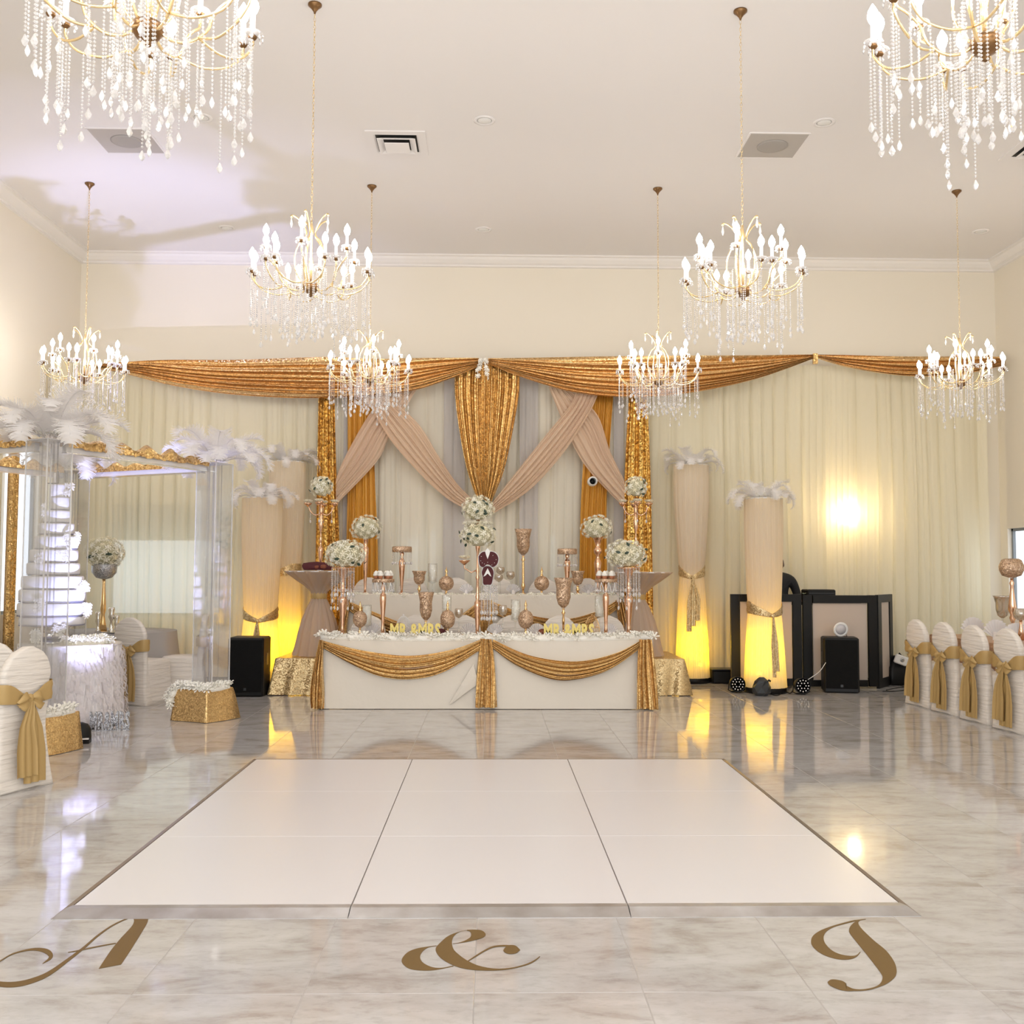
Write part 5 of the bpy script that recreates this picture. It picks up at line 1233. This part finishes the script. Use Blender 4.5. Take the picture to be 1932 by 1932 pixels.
gold_box(-5.50, 9.52, .46, .44, .315, 'gold draped box under the canopy post by the left wall', False, 2)
p = atz(148, 1402, 0)
t = thing('floor_uplight', 'black floor uplight with a white stripe aimed at the cake', 'light fixture', (p.x, p.y, 0), .2)
MB().lathe([(.10, .03), (.105, .05), (.10, .12), (.075, .16), (.03, .178), (.01, .18)], 20, sy=.8).build('housing', M['black'], t)
MB().box((0, -.07, .045), (.19, .02, .012)).build('stripe', M['whitep'], t, False); MB().box((0, -.085, .065), (.03, .01, .008)).build('indicator', M['redled'], t, False)
mb = MB(); mb.box((-.07, 0, .015), (.05, .12, .03)); mb.box((.07, 0, .015), (.05, .12, .03)); mb.build('foot', M['black'], t, False)
MB().lathe([(.06, .0), (.06, .01)], 16, (0, .055, .12), M=Matrix.Rotation(radians(-50), 3, 'X')).build('lens', emit('lavender_led', (.62, .66, 1), 12), t)
tgt = Vector((-4.25, 12.6, 6)); src = Vector((p.x+.0, p.y+.12, .25)); dr = tgt-src
dc = Vector((-4.3, 12.9, 6))-src
light('lavender_throw', 'SPOT', src, 560, (.46, .50, 1), dc.to_track_quat('-Z', 'Y').to_euler(), spot_size=radians(42), spot_blend=.8, shadow_soft_size=.05)
l = light('lavender_beam', 'SPOT', src, 300, (.50, .54, 1), dr.to_track_quat('-Z', 'Y').to_euler(), spot_size=radians(72), spot_blend=1, shadow_soft_size=.05)
q = atz(207, 1378, 0)
text_thing('letter_sign', 'silver glitter MR & MRS letters on the floor before the cake table', 'MR&MRS', 171, 243, 1344, 1379, q.y, 0, M['silverglit'], .03, .22)

# ------------------------------------------------------------------ loudspeakers, booth, lights
def speaker(label, x0px, x1px, yt, Y, dp, rz=0, side=False):
    a, b = at(x0px, yt, Y), at(x1px, yt, Y); W_, Hh = b.x-a.x, a.z
    t = thing('loudspeaker', label, 'speaker', ((a.x+b.x)/2, Y+dp/2, 0), rz, 'black loudspeakers')
    MB().bbox((0, 0, Hh/2), (W_, dp, Hh), .018).build('cabinet', M['black'], t, False)
    MB().bbox((0, -dp/2-.004, Hh*.52), (W_*.9, .012, Hh*.88), .004).build('grille', M['blackm'], t, False)
    MB().box((0, -dp/2-.012, Hh*.13), (.03, .004, .03), Matrix.Rotation(0, 3, 'Y')).build('badge', M['plastic'], t, False)
    for sg in (-1, 1): MB().bbox((sg*W_/2, 0, Hh*.62), (.008, .10, .14), .003).build('handle', M['plastic'], t, False)
    return t, Hh
speaker('black loudspeaker on the floor left of the head table', 430, 498, 1203, 12.26, .4)
sp, hh = speaker('black loudspeaker in front of the booth with a small round lamp on top', 1561, 1625, 1203, 12.7, .36, radians(-12))
# round downlight leaning on the speaker
c = at(1586, 1200, 12.85)
t = thing('round_lamp', 'white-rimmed round lamp resting on the right loudspeaker', 'lamp', (c.x, 12.85, hh+.001))
Mx = Matrix.Rotation(radians(100), 3, 'X')
MB().lathe([(.066, .0), (.088, .0), (.094, .01), (.088, .02), (.066, .014)], 26, (0, 0, .094), caps=False, M=Mx).build('rim', M['whitep'], t)
MB().lathe([(.068, .006), (.068, .012), (.01, .014)], 24, (0, 0, .094), M=Mx).build('lens', mat('frosted_lens', (.62, .6, .62), .4), t)
MB().tube([(.04, .02, .06), (.09, .05, .03), (.10, .05, 0)], .005, 5).build('spring_clip', M['steel'], t)
# booth facade
bt = thing('dj_booth', 'black framed booth facade with grey fabric panels', 'booth', (at(1520, 1250, 13.2).x, 13.2, 0)); BO = Vector(bt.location)
def fr(x0, x1, yt, yb, Y, th=.05, nm='frame', m='black'):
    a, b = at(x0, yt, Y), at(x1, yb, Y); return MB().box(((a.x+b.x)/2-BO.x, Y-BO.y, (a.z+b.z)/2), (b.x-a.x, th, a.z-b.z)).build(nm, M[m], bt, False)
def framep(x0, x1, X0, X1, yt, yb, Yt, Yb, Y=13.2):
    fr(x0, X0, yt, yb, Y); fr(X1, x1, yt, yb, Y); fr(X0, X1, yt, Yt, Y); fr(X0, X1, Yb, yb, Y); fr(X0, X1, Yt, Yb, Y+.012, .01, 'fabric_panel', 'scrim')
framep(1378, 1513, 1396, 1495, 1121, 1294, 1135, 1280); framep(1514, 1656, 1533, 1637, 1123, 1295, 1138, 1283)
# angled side leaf
aL = at(1656, 1250, 13.2); aR = at(1683, 1250, 13.75)
def leaf_box(u0, u1, z0_, z1_, nm, m, th=.04, off=0):
    p0 = Vector((aL.x, 13.2, 0)).lerp(Vector((aR.x, 13.75, 0)), u0); p1 = Vector((aL.x, 13.2, 0)).lerp(Vector((aR.x, 13.75, 0)), u1); d = p1-p0; R_2 = Matrix.Rotation(math.atan2(d.y, d.x), 3, 'Z')
    md = (p0+p1)/2+Vector((0, off, (z0_+z1_)/2)); MB().box(md-BO, (d.length, th, z1_-z0_), R_2).build(nm, M[m], bt, False)
hb = at(1500, 1122, 13.2).z; leaf_box(0, .22, 0, hb, 'frame', 'black'); leaf_box(.80, 1, 0, hb, 'frame', 'black'); leaf_box(.22, .8, hb-.1, hb, 'frame', 'black'); leaf_box(.22, .8, 0, .12, 'frame', 'black'); leaf_box(.22, .8, .12, hb-.1, 'fabric_panel', 'scrim', .01)
a_ = at(1512, 1130, 13.5); MB().box((at(1505, 1200, 13.6).x-BO.x, .5, hb-.12), (1.6, .5, .04)).build('desk', M['black'], bt, False)
MB().box((at(1505, 1200, 13.6).x-BO.x-.7, .5, (hb-.14)/2), (.05, .45, hb-.14)).build('desk_leg', M['black'], bt, False); MB().box((at(1505, 1200, 13.6).x-BO.x+.7, .5, (hb-.14)/2), (.05, .45, hb-.14)).build('desk_leg', M['black'], bt, False)
c = at(1546, 1120, 13.5); t = thing('mixer_case', 'flat black mixer case standing on the booth', 'mixer', (c.x, 13.55, hb-.10))
hC = at(1546, 1112, 13.55).z-(hb-.10); MB().bbox((0, 0, hC/2), (.37, .3, hC), .012).build('case', M['black'], t, False); MB().box((0, -.152, hC*.7), (.33, .004, .012)).build('latch_strip', M['plastic'], t, False)
c = at(1512, 1120, 13.3); t = thing('leaf_sprig', 'tiny pale green leaf sprig on top of the booth frame', 'ornament', (c.x, 13.2, hb+.001))
gl = mat('pale_green_leaf', (.28, .36, .28), .6); LF2 = MB().loft([[(0, -.002, 0), (0, .002, 0)], [(.35, -.28, .08), (.35, .28, .08)], [(.75, -.25, .02), (.75, .25, .02)], [(1.1, -.01, -.1), (1.1, .01, -.1)]]).mesh('leaf', gl)
for k in range(4): inst('leaf', LF2, t, (0, 0, .004), (0, -.5+.0*k, k*1.6), .04)

# the DJ: one continuous skinned body, half hidden by the column
def person():
    c = at(1478, 1100, 13.95); t = thing('person', 'person in black standing behind the booth, half hidden by the lit column', 'person', (c.x-.06, 14.0, 0), 0)
    V = [(0, 0, .95), (0, 0, 1.12), (0, 0, 1.30), (0, 0, 1.42), (0, -.02, 1.50),
         (.19, 0, 1.40), (.27, -.02, 1.16), (.20, -.24, 1.13), (.17, -.32, 1.12),
         (-.19, 0, 1.40), (-.27, -.02, 1.16), (-.20, -.24, 1.13), (-.17, -.32, 1.12),
         (.10, 0, .88), (.11, 0, .48), (.11, .02, .09), (.11, -.14, .04), (-.10, 0, .88), (-.11, 0, .48), (-.11, .02, .09), (-.11, -.14, .04)]
    E_ = [(0, 1), (1, 2), (2, 3), (3, 4), (3, 5), (5, 6), (6, 7), (7, 8), (3, 9), (9, 10), (10, 11), (11, 12), (0, 13), (13, 14), (14, 15), (15, 16), (0, 17), (17, 18), (18, 19), (19, 20)]
    Rr = [.15, .14, .16, .13, .06, .075, .055, .042, .032, .075, .055, .042, .032, .09, .065, .045, .04, .09, .065, .045, .04]
    me = bpy.data.meshes.new('body'); me.from_pydata(V, E_, []); me.materials.append(M['suit']); o = bpy.data.objects.new('body', me); COL.objects.link(o); o.parent = t
    md = o.modifiers.new('skin', 'SKIN'); me.skin_vertices[0].data[0].use_root = True
    for i, r in enumerate(Rr): me.skin_vertices[0].data[i].radius = (r, r*.8 if i < 4 else r)
    o.modifiers.new('sub', 'SUBSURF').levels = 2; o.modifiers['sub'].render_levels = 2
    hd = MB(); rows = []
    for i in range(13):
        a = -pi/2+pi*i/12; z = .118*sin(a); k = max(.03, cos(a)); jaw = 1-.22*max(0, -sin(a))
        rows.append([(.076*k*jaw*cos(b), (.095*k*sin(b))*(1.0 if sin(b) > 0 else 1-.0*k), z) for b in [2*pi*j/20 for j in range(20)]])
    hd.loft(rows, True, True)
    hd.tube([(0, -.085, .015), (0, -.112, -.018), (0, -.088, -.028)], [.008, .014, .008], 6)
    for sg in (-1, 1): hd.ball((sg*.078, .005, -.005), .024, 8, 6, (.4, .8, 1.2)); hd.tube([(sg*.012, -.085, .028), (sg*.045, -.078, .03)], .006, 5)
    hd.tube([(-.025, -.087, -.05), (0, -.092, -.052), (.025, -.087, -.05)], .007, 5)
    hd.tube([(0, .0, -.17), (0, 0, -.08)], .05, 12)
    h = hd.build('head', M['skin'], t); h.location = (0, -.01, 1.60)
    ey = MB()
    for sg in (-1, 1): ey.ball((sg*.030, -.082, .008), .011, 8, 6)
    e = ey.build('eyes', M['whitep'], t); e.location = (0, -.01, 1.60)
    hr = MB(); rows = []
    for i in range(8):
        a = .15+(pi/2-.15)*i/7; z = .126*sin(a); k = max(.03, cos(a)); rows.append([(.083*k*cos(b), .008+.103*k*sin(b)-(0), z) for b in [2*pi*j/20 for j in range(20)]])
    hr.loft(rows, True, True); o2 = hr.build('hair', M['black'], t); o2.location = (0, -.005, 1.60)
    for sg in (-1, 1):
        hm = MB(); b = Vector((sg*.17, -.33, 1.118)); hm.ball(b+Vector((0, -.035, 0)), .045, 10, 6, (.9, 1.1, .35))
        for f in range(4):
            x = b.x+(-.03+.02*f); L_ = (.065, .075, .072, .058)[f]; hm.tube([(x, b.y-.07, b.z), (x*1.0+.002*(f-1.5), b.y-.07-L_*.5, b.z+.004), (x+.003*(f-1.5), b.y-.07-L_, b.z-.016)], [.0088, .0082, .007], 6)
        hm.tube([(b.x-sg*.03, b.y-.02, b.z), (b.x-sg*.058, b.y-.045, b.z-.002), (b.x-sg*.068, b.y-.075, b.z-.01)], [.011, .010, .008], 6)
        hm.build('hand', M['skin'], t)
person()
# par lamps and faceted effect light
def par(px, py, Y, rpx, lb):
    c = at(px, py, Y); r = rpx*Y/1932; t = thing('par_light', lb, 'light fixture', (c.x, Y, 0), 0, 'black LED par lights'); Rx = Matrix.Rotation(radians(90), 3, 'X'); zc = max(c.z, r+.01)
    MB().lathe([(r*.7, -.14), (r*.85, -.12), (r, -.02), (r, .01), (r*.93, .012), (r*.9, .0)], 26, (0, 0, zc), M=Rx).build('housing', M['black'], t)
    MB().lathe([(r*.9, .002), (r*.02, .002)], 26, (0, 0, zc), M=Rx).build('face', M['plastic'], t)
    le = MB().ball((0, 0, 0), r*.09, 8, 5, (1, .4, 1)).mesh('led_lens', M['whitep'])
    for i in range(12): inst('led_lens', le, t, (r*.70*cos(i*pi/6), -.006, zc+r*.70*sin(i*pi/6)))
    for i in range(6): inst('led_lens', le, t, (r*.36*cos(i*pi/3), -.006, zc+r*.36*sin(i*pi/3)))
    MB().tube([(-r*1.02, .06, zc), (-r*1.05, .08, .03), (-r*.6, .09, .008), (r*.6, .09, .008), (r*1.05, .08, .03), (r*1.02, .06, zc)], .007, 5).build('yoke', M['black'], t)
par(1392, 1291, 12.7, 14.5, 'round LED par light at the left foot of the booth'); par(1515, 1294, 12.5, 15, 'round LED par light right of the faceted lamp')
c = at(1440, 1300, 12.35); t = thing('effect_light', 'black faceted dome effect light before the front column', 'light fixture', (c.x, 12.42, 0))
fm = MB(); r0 = .115
ring = lambda r, z, o_, n_=7: [(r*cos(2*pi*(j+o_)/n_), r*.8*sin(2*pi*(j+o_)/n_), z) for j in range(n_)]
fm.loft([ring(.07, .0, 0), ring(.115, .04, .5), ring(.112, .11, 0), ring(.085, .18, .5), ring(.03, .225, 0)], True, True); fm.build('dome', M['plastic'], t, False)
MB().tube([(.08, .0, .19), (.11, 0, .175)], .012, 6).build('knob', M['black'], t)
for pts, lb in (([(1447, 1306), (1462, 1312), (1472, 1310), (1480, 1303), (1490, 1308), (1497, 1302)], 'black cable on the floor between the effect light and par light'), ([(1672, 1302), (1690, 1298), (1705, 1296), (1712, 1300), (1690, 1304), (1665, 1304)], 'thin dark cable loop on the floor by the right corner of the booth')):
    P = cr([atz(q[0], q[1], .006) for q in pts], 30); tag(MB().tube(P, .006, 5).build('cable', M['black'], None, True, True), lb, 'cable')
P = cr([(at(1520, 1285, 12.6)), at(1545, 1268, 12.65), at(1558, 1250, 12.7)], 20); tag(MB().tube(P, .004, 5).build('cable', M['whitep'], None, True, True), 'thin white cable rising from the par light to the loudspeaker', 'cable')
# black cases and bag
c = at(1362, 1270, 13.9); t = thing('flight_case', 'low black case on the floor between the rear column and the booth', 'case', (c.x, 13.9, 0)); MB().bbox((0, 0, .09), (.32, .3, .18), .02).build('case', M['black'], t, False); MB().bbox((0, 0, .185), (.33, .31, .012), .003).build('lid', M['plastic'], t, False)
c = at(1702, 1262, 13.6); t = thing('equipment_bag', 'slumped black bag at the right of the booth', 'bag', (c.x, 13.7, 0)); hB = at(1702, 1238, 13.6).z
MB().loft([rr_loop(.17, -.14, .14, 0, 5), rr_loop(.18, -.15, .15, .1, 5), rr_loop(.17, -.13, .13, hB*.6, 5), rr_loop(.09, -.06, .09, hB*.95, 5), rr_loop(.055, -.055, .055, hB, 5, .04)], True, True).build('bag_body', M['black'], t)
MB().tube([(-.1, -.05, hB*.8), (-.03, -.1, hB*1.1), (.06, -.05, hB*.85)], .012, 6).build('strap', M['black'], t)
c = at(1699, 1248, 13.5); t = thing('white_box', 'crumpled white device lying on the black bag', 'box', (c.x, 13.53, c.z-.04)); MB().bbox((0, 0, .06), (.17, .06, .12), .012).build('case', M['whitep'], t, False); t.rotation_euler = (0, .35, 0)
MB().lathe([(.028, 0), (.028, .006), (.01, .008)], 14, (0, -.032, .065), M=Matrix.Rotation(radians(90), 3, 'X')).build('dial', M['steel'], t)
print('objects', len(bpy.data.objects))
